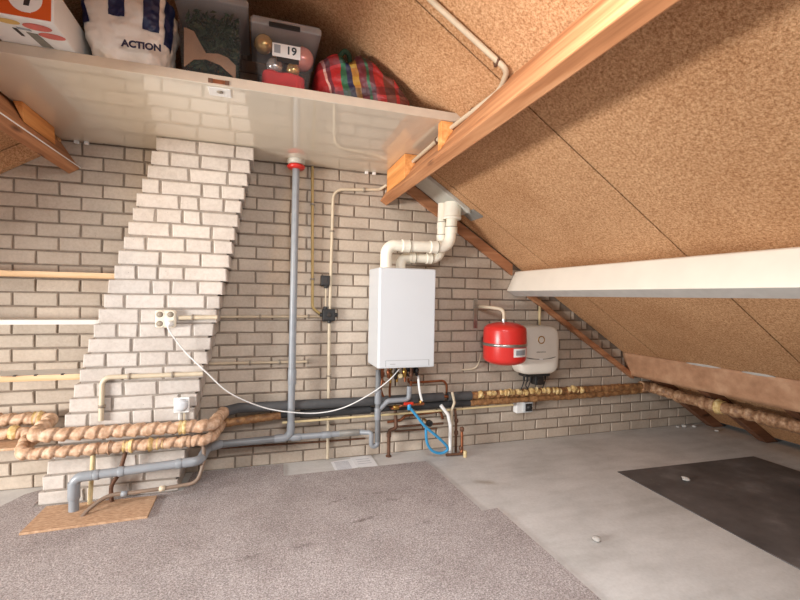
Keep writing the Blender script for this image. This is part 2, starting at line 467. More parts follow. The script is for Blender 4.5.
slope_panel(wf, -1, sw0 - .05, sw0, -2.8, -1.23, -.012, .08, 'white_paint_wood'); slope_panel(wf, -1, sw1, sw1 + .05, -2.8, -1.23, -.012, .08, 'white_paint_wood')
slope_panel(wf, -1, sw0, sw1, -2.8, -2.75, -.012, .08, 'white_paint_wood'); slope_panel(wf, -1, sw0, sw1, -1.28, -1.23, -.012, .08, 'white_paint_wood')
struct(wf.build('window_1'))

# ------------------------------------------------------------------ timbers
U, V = Vector((-CT, ST)), Vector((ST, CT))           # in x,z: up the right slope, out through it
def beam_poly(E1, w, h, side=1):
    u = Vector((-CT * side, ST)); v = Vector((ST * side, CT)); E1 = Vector(E1)
    return [tuple(E1), tuple(E1 + u * w), tuple(E1 + u * w + v * h), tuple(E1 + v * h)]
m = MB(); m.prism(beam_poly((.57, 1.833), .058, .262), YB, -.004, 'beam_wood')
tag(m.build('roof_beam', bevel=.005), 'long brown timber roof beam running above the boiler flue up to the right', 'beam')
m = MB(); m.prism(beam_poly((-1.400, 1.865), .065, .240, -1), -1.9, -.004, 'beam_wood')
tag(m.build('roof_beam', bevel=.005), 'brown timber roof beam at the left end of the high white shelf', 'beam')
t = thing('painted_beam', 'wide white painted roof beam across the lower right slope', 'beam', (1.6, 0, 1.2))
m = MB()
m.prism([(1.59, 1.2285), (1.6015, 1.2285 - .001), (1.61, 1.235), (1.80, 1.29), (1.735, 1.384), (1.675, 1.388), (1.663, 1.380)], YB, -.006, 'purlin_white')
m.build('beam', t, bevel=.004)
m = MB(); m.prism([(1.5915, 1.2275), (1.66, 1.186), (1.72, 1.215), (1.66, 1.25)], YB, -.012, 'purlin_grey'); m.build('lower_board', t, bevel=.003, label='grey underside board')
# gable battens
def slope_strip(d0, d1, x0, x1, y0, y1, mat):
    P = lambda d, x: (x, (d - ST * x) / CT)
    mb = MB(); mb.prism([P(d0, x0), P(d0, x1), P(d1, x1), P(d1, x0)], y0, y1, mat); return mb
tag(slope_strip(2.022, 2.098, .64, 1.63, -.03, -.001, 'batten_wood').build('roof_batten', bevel=.003), 'sloping brown batten on the brick wall behind the white flue pipes', 'batten')
m = slope_strip(1.962, 1.998, 1.66, 2.875, -.05, -.001, 'batten_wood')
tag(m.build('roof_batten', bevel=.003), 'thin sloping brown batten below the white beam right of the inverter', 'batten')
P = lambda d, x: (x, (d + ST * x) / CT)
m = MB(); m.prism([P(2.478, -2.6), P(2.478, -1.44), P(2.566, -1.44), P(2.566, -2.6)], -.05, -.004, 'chipboard')
tag(m.build('edge_board', bevel=.002), 'sloping chipboard strip against the brick wall at the far left', 'board')
# eaves board wrapped in brown paper
m = MB(); nx, nz = 130, 8
def eb(i, j, back):
    y = -.006 + (YB + .006) * i / nx; s = j / nz
    x = 2.842 - .060 * s; z = .503 + .203 * s
    if not back:
        q = noise.noise(Vector((y * 2.3, s * 1.5, 0))) * .014 + noise.noise(Vector((y * 7, s * 4, 4))) * .007 + noise.noise(Vector((y * 16, s * 7, 9))) * .003
        k = min(1, 4 * s * (1 - s) + .15); x -= q * k; z += q * .4 * (1 if j in (0, nz) else 0)
    else: x += .006
    return (x, y, z)
vs = [eb(i, j, 0) for i in range(nx + 1) for j in range(nz + 1)]; o = len(vs)
vs += [eb(i, j, 1) for i in range(nx + 1) for j in range(nz + 1)]
fs = []
for i in range(nx):
    for j in range(nz):
        q = [i * (nz + 1) + j, (i + 1) * (nz + 1) + j, (i + 1) * (nz + 1) + j + 1, i * (nz + 1) + j + 1]
        fs.append(q); fs.append([o + k for k in q[::-1]])
    for j in (0, nz):
        a, b = i * (nz + 1) + j, (i + 1) * (nz + 1) + j; fs.append([a, b, o + b, o + a])
for i in (0, nx):
    for j in range(nz):
        a = i * (nz + 1) + j; fs.append([a, a + 1, o + a + 1, o + a])
m.add(vs, fs, 'eaves_wrap', True)
EAVES = thing('eaves_board', 'long brown paper covered board along the foot of the right slope', 'board', (2.86, 0, .5))
m.build('covered_board', EAVES)
for (y0, y1) in ((-.62, -.88), (-1.02, -1.22)):
    m = MB(); n = 14
    vs = []
    for i in range(n + 1):
        y = y0 + (y1 - y0) * i / n; q = .004 * noise.noise(Vector((y * 25, 2, 0))); h = .018 * math.sin(PI * (i + .3) / (n + .6)) + .002
        x0, z0 = 2.780 + q, .704 + q
        vs += [(x0 - .004, y, z0 - h * .4), (x0 + .006, y, z0 + h), (x0 + .010, y, z0 - h * .4)]
    m.add(vs, [(3 * i + k, 3 * i + (k + 1) % 3, 3 * i + 3 + (k + 1) % 3, 3 * i + 3 + k) for i in range(n) for k in range(3)] + [(0, 1, 2), (3 * n, 3 * n + 2, 3 * n + 1)], 'debris', True)
    m.build('torn_edge', EAVES, label='pale torn paper edge')
# rafters below the eaves board
for y, lab in ((-.07, 'dark rafter foot against the brick wall under the brown eaves board'), (-.52, 'dark rafter foot in the middle under the brown eaves board'), (-1.12, 'dark rafter foot nearest the camera under the brown eaves board')):
    m = MB(); P = lambda d, x: (x, (d - ST * x) / CT)
    xb = lambda d: d / ST - .004
    m.prism([P(2.035, 3.02), P(2.035, xb(2.035)), P(2.11, xb(2.11)), P(2.11, 3.02)], y - .075, y, 'rafter_wood')
    tag(m.build('rafter', bevel=.003), lab, 'rafter', 'rafter feet under the eaves board')

# ------------------------------------------------------------------ chimney breast
xl = lambda z: -1.44 + .275 * z
xr = lambda z: -.755 + .197 * z
m = MB(); YF = -.28
m.prism([(xl(0) + .02, 0), (xr(0) - .02, 0), (xr(2.06) - .02, 2.062), (xl(2.06) + .02, 2.062)], YF + .006, -.003, 'mortar_pale')
for k in range(-12, 13):
    z0 = Z0 + k * CW; zm = z0 + CW / 2
    if k == -12: z0 = .001
    z1 = min(Z0 + (k + 1) * CW, 2.066)
    a, b = xl(zm) + random.uniform(-.004, .004), xr(zm) + random.uniform(-.004, .004)
    xs = [a]; first = .105 if k % 2 else .212
    x = a + first + random.uniform(-.01, .01)
    while x < b - .07:
        xs.append(x); x += random.choice([.212, .212, .212, .165, .105, .14]) + random.uniform(-.008, .008)
    if b - xs[-1] > .26: xs.append(xs[-1] + .16)
    xs.append(b)
    for i in range(len(xs) - 1):
        p0 = xs[i] + (.0068 if i else 0); p1 = xs[i + 1] - (.0068 if i < len(xs) - 2 else 0)
        brick(m, p0, p1, z0 + g, z1 - g, YF, 'chimney_brick', .0028, .005, .20 if i in (0, len(xs) - 2) else .015)
    # header bricks of the flanks
    for (xx, sgn) in ((a, 1), (b, -1)):
        ys = [YF + .10, YF + .20, -.012] if k % 2 else [YF + .21, -.012]
        y = ys[0] + .004
        for yy in ys[1:]:
            x0, x1 = sorted((xx, xx + sgn * .03))
            m.box(x0, x1, y + .004, yy, z0 + g * .8, z1 - g * .8, 'chimney_brick'); y = yy + .004
tag(m.build('chimney_breast'), 'leaning pale brick chimney breast with stepped edges', 'chimney')

# ------------------------------------------------------------------ high shelf
SH = thing('storage_shelf', 'deep glossy white shelf board spanning the attic below the roof', 'shelf', (-.4, -.5, 2.065))
m = MB(); m.box(-1.44, .655, -1.056, -.012, 2.065, 2.108, 'shelf_melamine'); m.build('board', SH, bevel=.0015)
m = MB(); m.box(-1.44, .656, -1.0585, -1.0562, 2.066, 2.107, 'shelf_edge'); m.box(.6552, .6575, -1.0585, -.013, 2.066, 2.107, 'shelf_edge'); m.build('edge_band', SH, label='beige edge band')
m = MB(); m.box(-.535, -.442, -1.035, -.95, 2.0625, 2.0648, 'box_white'); LP = m.build('catch_plate', SH, bevel=.001, label='small white plate under the front edge')
m = MB(); m.box(-.53, -.445, -1.0605, -1.0586, 2.071, 2.088, 'copper'); m.box(-.53, -.512, -1.0612, -1.0586, 2.070, 2.089, 'rust_pipe'); m.box(-.462, -.445, -1.0612, -1.0586, 2.070, 2.089, 'rust_pipe'); m.build('hinge', SH, label='small rusty hinge leaf')
m = MB(); m.lathe([(.001, 0), (.014, 0), (.014, .002)], (-.488, -1.0, 2.060), 'socket_dark', 'z', 16); m.build('screw_hole', SH)
for x in (-1.358, -1.307, .414, .470):
    m = MB(); m.box(x - .012, x + .012, -.030, -.0125, 2.046, 2.0648, 'white_plastic'); m.build('wall_clip', SH, bevel=.003)
# blocks carrying it
def block(name, poly, y0, y1, lab):
    b = MB(); b.prism(poly, y0, y1, 'block_wood'); tag(b.build(name, bevel=.003), lab, 'block')
block('wood_block', [(.562, 1.924), (.585, 1.959), (.612, 2.003), (.646, 2.06), (.61, 2.0635), (.545, 2.0635), (.545, 1.905)], -.50, -.10, 'long orange wood block between the white shelf and the right roof beam')
block('wood_block', [(.556, 1.918), (.590, 1.970), (.622, 2.02), (.622, 2.0635), (.556, 2.0635)], -1.05, -1.008, 'small upright wood block under the front right corner of the white shelf')
block('wood_block', [(-1.432, 2.0635), (-1.392, 2.0635), (-1.386, 1.966), (-1.392, 1.9745)], -.565, -.225, 'orange wood block under the left end of the white shelf')

# ------------------------------------------------------------------ left wall shelves
def wall_shelf(z1, th, top, edge, lab, x1, brk=False):
    t = thing('wall_shelf', lab, 'shelf', (-1.7, -.1, z1 - th), 'narrow shelves left of the chimney')
    m = MB(); m.box(-2.25, x1, -.2, -.001, z1 - th, z1, top); m.build('board', t, bevel=.002)
    m = MB(); m.box(-2.25, x1, -.206, -.2005, z1 - th, z1 - (.006 if brk else 0), edge); m.build('front_edge', t)
    return t
wall_shelf(1.272, .03, 'shelf_pine', 'shelf_pine', 'topmost narrow pine shelf left of the chimney breast', xl(1.26) + .0)
wall_shelf(1.005, .026, 'white_paint_wood', 'white_paint_wood', 'middle narrow white shelf left of the chimney breast', xl(1.0) + .0)
t = wall_shelf(.700, .032, 'white_paint_wood', 'shelf_pine', 'lowest narrow shelf with white top and raw pine edge', xl(.68) + .0)
for x in (-1.57, -1.475, -1.35):
    m = MB(); m.box(x - .007, x + .007, -.2066, -.19, .6955, .7035, 'dark_metal'); m.build('nail', t)
m = MB(); m.box(-2.25, -1.46, -.3, -.001, .322, .336, 'tan_board')
tag(m.build('ledge_board', bevel=.002), 'low tan ledge board under the wrapped pipes at the left wall', 'board')

# ------------------------------------------------------------------ heating pipes
UP = thing('heating_pipe', 'upper of the two wrapped pipes passing the chimney then grey along the wall', 'pipe', (-1.4, -.2, .4), 'pair of heating pipes')
m = MB(); wrapped(m, fil([(-2.2, -.10, .442), (-1.425, -.10, .436), (-1.425, -.365, .41), (-.56, -.365, .402), (-.515, -.10, .408)], [.055, .05, .06]), .0345, 'kraft_wrap', .066, .30, 1)
m.build('paper_wrap', UP)
for (x, y, z) in ((-.71, -.365, .402), (-1.50, -.10, .437)):
    m = MB(); rough_tube(m, [(x - .02, y, z), (x + .025, y, z)], .0365, 'hemp', .35, 60, 3); m.build('hemp_tie', UP, label='pale hemp tie')
m = MB(); m.tube(fil([(-.53, -.085, .402), (-.43, -.072, .421), (.2, -.07, .418), (.43, -.07, .414), (1.02, -.07, .417)], .05), .033, 'foam_grey', 18); m.build('foam_sleeve', UP)
m = MB(); m.tube([(1.065, -.07, .416), (1.255, -.07, .414)], .034, 'foam_grey', 18); m.build('foam_sleeve', UP)
m = MB(); m.tube([(1.015, -.07, .417), (1.07, -.07, .416)], .011, 'copper', 12); m.build('bare_pipe', UP, label='bare copper piece')
m = MB(); rough_tube(m, [(1.255, -.07, .414), (2.3, -.07, .408), (2.98, -.07, .41)], .030, 'wall_wrap', .26, 24, 5); m.build('paper_wrap', UP, label='dark brown wrap by the inverter')
for i in range(15):
    x = 1.30 + .056 * i + random.uniform(-.03, .03) if i < 13 else random.uniform(2.1, 2.3); L = random.uniform(.03, .08)
    m = MB(); rough_tube(m, [(x, -.088, .423 + random.uniform(-.012, .010)), (x + L, -.088, .418 + random.uniform(-.012, .012))], random.uniform(.018, .028), 'hemp', .6, 45, i)
    m.build('hemp_tie', UP, label='frayed pale hemp showing on the wrap')
m = MB(); rough_tube(m, fil([(2.93, -.07, .405), (3.03, -.075, .40), (3.075, -.30, .366), (3.08, -1.2, .356), (3.085, YB + .1, .355)], .06), .045, 'pipe_brown', .24, 20, 8); m.build('eaves_wrap', UP, label='thick wrapped run under the eaves board')
m = MB(); rough_tube(m, [(3.077, -.62, .362), (3.078, -.70, .362)], .05, 'hemp', .3, 40, 4); m.build('hemp_tie', UP, label='yellow hemp tuft under the eaves')
LOW = thing('heating_pipe', 'lower of the two wrapped pipes passing the chimney then grey along the wall', 'pipe', (-1.4, -.2, .3), 'pair of heating pipes')
m = MB(); wrapped(m, fil([(-2.2, -.17, .385), (-1.51, -.17, .378), (-1.475, -.37, .318), (-.57, -.37, .322), (-.53, -.10, .33)], [.05, .05, .06]), .030, 'kraft_wrap', .062, .30, 2)
m.build('paper_wrap', LOW)
for x, L, mt in ((-1.12, .05, 'kraft_wrap'), (-1.01, .05, 'hemp'), (-.92, .03, 'kraft_wrap'), (-.88, .07, 'hemp'), (-.72, .05, 'kraft_wrap')):
    m = MB(); rough_tube(m, [(x, -.37, .32), (x + L, -.37, .32)], .031, mt, .5, 55, x); m.build('hemp_tie', LOW, label='frayed pale hemp tie' if mt == 'hemp' else 'thicker paper band')
m = MB(); rough_tube(m, [(-1.60, -.17, .384), (-1.565, -.17, .383)], .036, 'hemp', .2, 50, 2); m.build('hemp_tie', LOW, label='pale hemp tie')
m = MB(); wrapped(m, fil([(-.53, -.085, .33), (-.40, -.06, .335), (-.16, -.06, .352)], .04), .027, 'wall_wrap', .05, .12, 9); m.build('paper_wrap', LOW, label='thin dark brown wrap on the wall')
m = MB(); m.tube([(-.165, -.06, .352), (.50, -.06, .352), (.80, -.06, .353)], .019, 'foam_dark', 16); m.build('bare_pipe', LOW)
m = MB(); m.tube([(-.03, -.06, .352), (.46, -.06, .352)], .028, 'foam_dark', 16); m.build('foam_sleeve', LOW)
m = MB(); m.tube([(.80, -.06, .354), (1.25, -.06, .357)], .027, 'foam_dark', 16); m.build('foam_sleeve', LOW)
m = MB(); rough_tube(m, [(1.25, -.065, .357), (2.3, -.065, .358), (2.98, -.065, .372)], .026, 'wall_wrap', .26, 24, 15); m.build('paper_wrap', LOW, label='dark brown wrap by the inverter')
# pale gas pipe along the wall
m = MB(); m.tube(resample([(-.15, -.085, .309), (.5, -.085, .314), (1.25, -.085, .320), (1.62, -.085, .324)], .1), .0085, 'stick_yellow', 10)
tag(m.build('gas_pipe'), 'thin pale yellow pipe directly below the grey foam pipes', 'pipe')
m = MB(); m.tube([(-.62, -.012, .150), (.10, -.012, .135), (.44, -.012, .132)], .007, 'rust_pipe', 8)
tag(m.build('copper_pipe'), 'thin brown pipe low on the wall below the grey drain', 'pipe')

# ------------------------------------------------------------------ grey drain
DR = thing('drain_pipe', 'grey plastic drain pipe standing upright on the wall left of the boiler', 'pipe', (-.095, -.06, .2))
YD = -.11
m = MB(); m.tube([(-.088, YD, 2.035), (-.095, YD, .275)], .0235, 'pvc_grey', 18); m.build('upright_pipe', DR)
m = MB(); m.lathe([(.0268, -.05), (.028, -.045), (.028, .045), (.0268, .05)], (-.092, YD, .62), 'pvc_grey', 'z', 18); m.build('coupling', DR)
m = MB(); m.tube(fil([(-.095, YD, .31), (-.097, YD, .215), (-.20, YD, .212)], .07), .0265, 'pvc_grey', 18); m.build('elbow', DR)
m = MB(); m.tube([(-.19, YD, .212), (-.53, YD, .205)], .0235, 'pvc_grey_dark', 18); m.build('left_run', DR)
m = MB(); m.tube([(-.13, YD, .213), (.40, YD, .212)], .020, 'pvc_grey', 16); m.build('right_run', DR)
for x in (-.06, .14):
    m = MB(); m.lathe([(.023, -.03), (.024, -.026), (.024, .026), (.023, .03)], (x, YD, .212), 'pvc_grey', 'x', 16); m.build('coupling', DR)
m = MB(); m.lathe([(.022, -.07), (.0235, -.066), (.0235, .066), (.022, .07)], (.30, YD, .212), 'lead_flap', 'x', 16); m.build('sleeve', DR, label='bluish sleeve near the trap')
m = MB(); m.lathe([(.058, 0), (.058, -.02), (.05, -.03)], (-.088, YD, 2.0645), 'flash_plate', 'z', 20); m.build('ceiling_flange', DR, label='pale flange under the shelf')
m = MB(); m.lathe([(.045, 0), (.06, -.012), (.052, -.028), (.03, -.03)], (-.088, YD, 2.033), 'vessel_red', 'z', 20); m.build('ring', DR, label='red ring under the flange')
# front floor run
FR = thing('drain_pipe', 'light grey plastic drain pipe bending into the floor board by the chimney', 'pipe', (-1.216, -.42, 0))
m = MB(); m.tube([(-1.216, -.42, .012), (-1.216, -.42, .11)], .0235, 'pvc_grey', 18); m.build('floor_pipe', FR)
m = MB(); m.lathe([(.0268, -.045), (.028, -.04), (.028, .04), (.0268, .045)], (-1.216, -.42, .125), 'pvc_grey', 'z', 18); m.build('coupling', FR)
m = MB(); m.tube(fil([(-1.216, -.42, .10), (-1.216, -.42, .192), (-1.13, -.42, .196)], .055), .0262, 'pvc_grey', 18); m.build('elbow', FR)
m = MB(); m.tube([(-1.15, -.42, .195), (-.68, -.42, .218)], .0235, 'pvc_grey', 18); m.build('level_pipe', FR)
for x in (-1.115, -1.00, -.72):
    m = MB(); m.lathe([(.0255, -.014), (.027, -.011), (.027, .011), (.0255, .014)], (x, -.42, .1965 + (x + 1.115) * .049), 'pvc_grey', 'x', 18); m.build('coupling', FR)
m = MB(); m.tube(fil([(-.70, -.42, .217), (-.615, -.42, .220), (-.60, -.20, .218), (-.53, -.11, .207)], [.06, .05]), .0262, 'pvc_grey', 18); m.build('elbow', FR)
# boiler condensate trap
TR = thing('condensate_trap', 'grey plastic trap pipe hanging below the left side of the boiler', 'pipe', (.487, -.17, .13))
m = MB(); m.tube([(.486, -.17, .655), (.488, -.17, .155)], .0185, 'pvc_grey_dark', 16); m.build('down_pipe', TR)
m = MB(); m.lathe([(.022, -.05), (.0235, -.045), (.0235, .045), (.022, .05)], (.487, -.17, .47), 'pvc_grey', 'z', 16); m.build('coupling', TR)
m = MB(); m.lathe([(.021, -.04), (.022, -.036), (.022, .036), (.021, .04)], (.487, -.17, .35), 'pvc_grey', 'z', 16); m.build('coupling', TR)
m = MB(); m.tube(fil([(.488, -.17, .20), (.488, -.17, .125), (.445, -.17, .125), (.445, -.17, .222), (.375, -.11, .2125)], [.021, .021, .02]), .0165, 'pvc_grey', 14); m.build('trap_bend', TR)
m = MB(); m.tube(fil([(.488, -.17, .37), (.56, -.17, .435), (.715, -.17, .437), (.717, -.17, .53)], [.03, .028]), .0175, 'pvc_grey', 14); m.build('branch', TR)

# ------------------------------------------------------------------ bits by the chimney foot
HO = thing('waste_hose', 'thin brown grey hose curving over the tan floor board', 'hose', (-1.155, -.50, 0))
m = MB(); m.tube(spline([(-1.155, -.50, .014), (-1.125, -.47, .045), (-1.05, -.44, .085), (-.92, -.44, .09), (-.72, -.43, .095), (-.63, -.43, .115), (-.60, -.40, .20), (-.605, -.345, .285)], 9), .0105, 'hose_brown', 12); m.build('hose', HO)
m = MB(); clipband(m, (-.98, -.44, .088), 'x', .0105, .03, 'pvc_grey'); m.build('joiner', HO)
m = MB(); clipband(m, (-.80, -.434, .092), 'x', .0105, .03, 'conduit_cream'); m.build('joiner', HO, label='cream joiner')
m = MB(); m.tube([(-1.165, -.355, .012), (-1.155, -.345, .285)], .0115, 'stick_yellow', 12)
tag(m.build('floor_conduit'), 'short pale yellow pipe rising from the tan floor board', 'pipe')
m = MB(); m.tube(spline([(-1.06, -.36, .012), (-1.065, -.35, .10), (-1.03, -.345, .17), (-1.0, -.345, .285)], 8), .011, 'rust_pipe', 12)
tag(m.build('copper_pipe'), 'short rusty pipe beside the pale yellow pipe at the chimney foot', 'pipe')
m = MB(); m.prism([(-1.372, -.605), (-.838, -.588), (-.842, -.343), (-1.372, -.325)], .0085, .020, 'tan_board', 'z')
tag(m.build('floor_board', bevel=.001), 'tan chipboard offcut lying on the carpet at the chimney foot', 'board')

# ------------------------------------------------------------------ conduits and electrics
YC = YF - .014
def conduit(lab, path, r, mat, clips, fr=.05, clip_mat='clip_grey', name='cable_conduit'):
    t = thing(name, lab, 'conduit', path[0])
    m = MB(); m.tube(fil(path, fr), r, mat, 12); m.build('tube', t)
    for (c, ax) in clips:
        m = MB(); clipband(m, c, ax, r, .014, clip_mat)
        m.box(c[0] - (.006 if ax != 'z' else .017), c[0] + (.006 if ax != 'z' else .017), c[1], c[1] + r + .002, c[2] - (.017 if ax != 'z' else .006), c[2] + (.017 if ax != 'z' else .006), clip_mat)
        m.build('clip', t)
    return t
conduit('beige conduit bending across the lower chimney breast below the sockets', [(-1.135, YC, .45), (-1.132, YC, .69), (xr(.69) + .0, YC, .692)], .0135, 'conduit_cream',
        [((-1.133, YC, .53), 'z'), ((-1.0, YC, .69), 'x'), ((-.78, YC, .691), 'x')], .045)
conduit('thin beige conduit low on the brick wall right of the chimney', [(-.615, -.012, .708), (.03, -.012, .703)], .009, 'conduit_beige',
        [((-.36, -.012, .706), 'x'), ((-.17, -.012, .705), 'x'), ((.02, -.012, .703), 'x')])
conduit('beige conduit running right from the socket block on the chimney', [(-.752, YC, 1.022), (xr(1.02) + .01, YC, 1.026)], .0130, 'conduit_cream', [((-.68, YC, 1.024), 'x')])
conduit('thin beige conduit on the brick wall leading to the black junction box', [(-.55, -.013, 1.013), (.112, -.013, 1.018)], .009, 'conduit_beige',
        [((-.30, -.013, 1.015), 'x'), ((.02, -.013, 1.0175), 'x')])
conduit('yellowish conduit dropping from the shelf to the black junction box', [(.030, -.014, 2.06), (.046, -.014, 1.075), (.115, -.014, 1.028)], .0095, 'conduit_yellow',
        [((.034, -.014, 1.80), 'z'), ((.043, -.014, 1.28), 'z')], .05)
conduit('cream conduit rising from the junction box and bending right under the shelf', [(.166, -.014, 1.065), (.178, -.014, 1.915), (.42, -.014, 1.935), (.515, -.014, 1.945), (.56, -.05, 1.975)], .0105, 'conduit_cream',
        [((.174, -.014, 1.62), 'z'), ((.40, -.014, 1.933), 'x')], [.075, .05, .03])
t = conduit('cream conduit dropping from the junction box to the floor', [(.164, -.014, .995), (.168, -.014, .46), (.168, -.014, .01)], .0115, 'conduit_cream', [((.168, -.014, .60), 'z'), ((.168, -.014, .30), 'z')])
off = lambda x, z: (x, z)
P0 = Vector((.600, 2.005)) ; pn = Vector((-.012, .008))
conduit('beige conduit following the roof beam and then climbing the chipboard slope', [(.598, -.14, 2.016), (.603, -.80, 2.022), (.613, -1.05, 2.035), (.662, -1.44, 2.060), (.632, -1.545, 2.088), (.311, -1.535, 2.296), (-.208, -1.535, 2.633)], .0115, 'conduit_beige',
        [((.585, -1.540, 2.118), 'x'), ((.606, -.88, 2.0265), 'y'), ((.640, -1.23, 2.0505), 'y')], [.2, .2, .2, .04, .05], 'rust_pipe')
# junction boxes
def jbox(lab, x0, x1, z0, z1, d, glands, kind):
    t = thing('junction_box', lab, 'box', ((x0 + x1) / 2, 0, z0))
    m = MB(); m.box(x0, x1, -d, -.0015, z0, z1, 'black_plastic'); m.build('body', t, bevel=.006)
    m = MB(); m.box(x0 + .007, x1 - .007, -d - .005, -d - .0002, z0 + .007, z1 - .007, 'black_plastic'); m.build('cover', t, bevel=.003)
    m = MB(); xm, zm = (x0 + x1) / 2, (z0 + z1) / 2
    if kind == 'switch': m.box(xm - .014, xm + .014, -d - .010, -d - .0052, zm - .018, zm + .018, 'dark_metal'); m.build('rocker', t, bevel=.003)
    else: m.lathe([(.016, 0), (.016, -.004), (.012, -.005)], (xm, -d - .005, zm), 'dark_metal', 'y', 18); m.build('screw_cap', t)
    for (c, ax) in glands:
        m = MB(); m.lathe([(.0125, -.011), (.0145, -.006), (.0145, .006), (.0125, .011)], c, 'black_plastic', ax, 14); m.build('gland', t)
jbox('black square junction box where the wall conduits meet', .113, .202, .988, 1.072, .045, [((.106, -.02, 1.03), 'x'), ((.209, -.02, 1.03), 'x'), ((.164, -.02, .982), 'z'), ((.135, -.02, 1.078), 'z')], 'box')
jbox('small black switch box above the junction box', .098, .160, 1.234, 1.306, .04, [((.135, -.02, 1.228), 'z')], 'switch')
m = MB(); m.tube([(.135, -.02, 1.085), (.135, -.02, 1.222)], .006, 'conduit_cream', 10)
tag(m.build('cable_conduit'), 'short cream cable between the two black boxes on the wall', 'cable')
# four-way socket on the chimney
SO = thing('socket_block', 'cream four way socket block on the chimney breast', 'socket', (-.818, YF, .965))
m = MB(); m.box(-.872, -.764, YF - .038, YF - .0015, .965, 1.068, 'cream_plastic'); m.build('body', SO, bevel=.014, seg=4)
for (x, z) in ((-.845, 1.042), (-.791, 1.042), (-.845, .990), (-.791, .990)):
    m = MB(); m.lathe([(.0225, -.002), (.0225, -.0395), (.0205, -.0405), (.0195, -.026), (.001, -.026)], (x, YF - .0, z), 'cream_plastic', 'y', 24, False)
    s = m.build('outlet', SO)
    m = MB(); m.lathe([(.0165, -.0385), (.0165, -.0388), (.001, -.0388)], (x, YF, z), 'socket_dark', 'y', 20); m.build('contact_well', s)
WC = thing('white_cable', 'white power cable drooping from the sockets to the boiler', 'cable', (-.79, YF - .07, .99))
m = MB(); m.lathe([(.018, .0), (.018, -.02), (.012, -.038), (.006, -.042)], (-.791, YF - .0415, .990), 'white_plastic', 'y', 18); m.build('plug', WC)
m = MB(); m.tube(spline([(-.791, YF - .082, .988), (-.788, YF - .09, .955), (-.715, YF - .055, .835), (-.60, YF - .045, .707), (-.47, -.28, .567), (-.28, -.19, .448), (-.105, -.165, .398), (.08, -.155, .378), (.25, -.17, .408), (.42, -.20, .495), (.55, -.21, .585), (.63, -.20, .66)], 10), .0040, 'white_plastic', 10); m.build('cord', WC)
TM = thing('thermostat', 'small white round dial thermostat on the lower chimney breast', 'thermostat', (-.729, YF, .466))
m = MB(); m.box(-.772, -.688, YF - .02, YF - .0015, .468, .558, 'white_plastic'); m.build('base', TM, bevel=.005)
m = MB(); m.lathe([(.036, 0), (.036, -.012), (.031, -.022), (.015, -.027), (.001, -.028)], (-.730, YF - .02, .515), 'dial_grey', 'y', 28); m.build('dial', TM)
m = MB(); m.tube([(-.742, YF - .012, .467), (-.742, YF - .012, .425)], .005, 'white_plastic', 8); m.tube([(-.716, YF - .012, .467), (-.716, YF - .012, .425)], .005, 'conduit_cream', 8); m.build('wire', TM)

# ------------------------------------------------------------------ boiler
BO = thing('boiler', 'white wall hung boiler in the middle of the brick wall', 'boiler', (.645, 0, .69))
m = MB(); m.box(.446, .846, -.300, -.02, .684, 1.361, 'boiler_white'); m.build('casing', BO, bevel=.010, seg=3)
m = MB(); m.box(.448, .844, -.318, -.301, .688, 1.357, 'boiler_white'); m.build('front_panel', BO, bevel=.007, seg=3)
m = MB(); m.box(.50, .80, -.3215, -.3182, .702, .738, 'boiler_white'); FL = m.build('control_flap', BO, bevel=.004)
m = MB(); m.box(.497, .803, -.3190, -.3182, .738, .7415, 'boiler_grey'); m.box(.494, .4985, -.3190, -.3182, .700, .7415, 'boiler_grey'); m.box(.8015, .806, -.3190, -.3182, .700, .7415, 'boiler_grey'); m.build('flap_groove', BO, label='grey groove around the flap')
m = MB(); m.box(.525, .562, -.3221, -.3216, .7135, .7185, 'boiler_grey'); m.build('badge', FL)
m = MB(); m.box(.47, .82, -.02, -.0015, .75, 1.30, 'boiler_grey'); m.build('mounting_frame', BO)
conn = MB()
for (x, y, mt) in ((.535, -.10, 'copper'), (.585, -.14, 'brass'), (.64, -.12, 'brass'), (.70, -.12, 'copper'), (.755, -.10, 'dark_metal')):
    v = MB(); v.tube([(x, y, .6835), (x, y, .555)], .009, mt, 10)
    v.lathe([(.013, -.012), (.016, -.010), (.016, .010), (.013, .012)], (x, y, .655), 'brass', 'z', 6); v.lathe([(.012, -.02), (.017, -.012), (.017, .012), (.012, .02)], (x, y, .61), mt, 'z', 12)
    v.build('connector', BO)
v = MB(); v.box(.623, .657, -.15, -.09, .60, .625, 'brass'); v.tube([(.64, -.15, .612), (.64, -.19, .612)], .010, 'brass', 10); v.lathe([(.016, 0), (.016, -.012)], (.64, -.188, .612), 'stick_yellow', 'y', 8); v.build('gas_tap', BO, bevel=.002)
v = MB(); v.box(.68, .735, -.16, -.10, .632, .672, 'black_plastic'); v.box(.745, .79, -.15, -.09, .615, .66, 'dark_metal'); v.tube(spline([(.70, -.13, .635), (.715, -.15, .60), (.745, -.14, .61), (.76, -.12, .66)], 6), .006, 'black_plastic', 8); v.build('pump_head', BO, bevel=.003)
v = MB(); v.box(.505, .53, -.16, -.12, .60, .66, 'copper'); v.tube(spline([(.515, -.14, .61), (.53, -.15, .57), (.56, -.14, .56), (.585, -.14, .60)], 6), .007, 'copper', 10); v.build('fitting', BO, bevel=.003)
for (x, y, z0, z1, mt) in ((.555, -.19, .60, .683, 'copper'), (.61, -.18, .585, .683, 'dark_metal'), (.672, -.19, .60, .683, 'brass'), (.725, -.18, .58, .683, 'rust_pipe'), (.775, -.16, .60, .683, 'black_plastic')):
    v = MB(); v.lathe([(.006, 0), (.012, .004), (.012, .022), (.016, .024), (.016, .05), (.010, .055), (.010, z1 - z0)], (x, y, z0), mt, 'z', 12); v.build('fitting', BO)
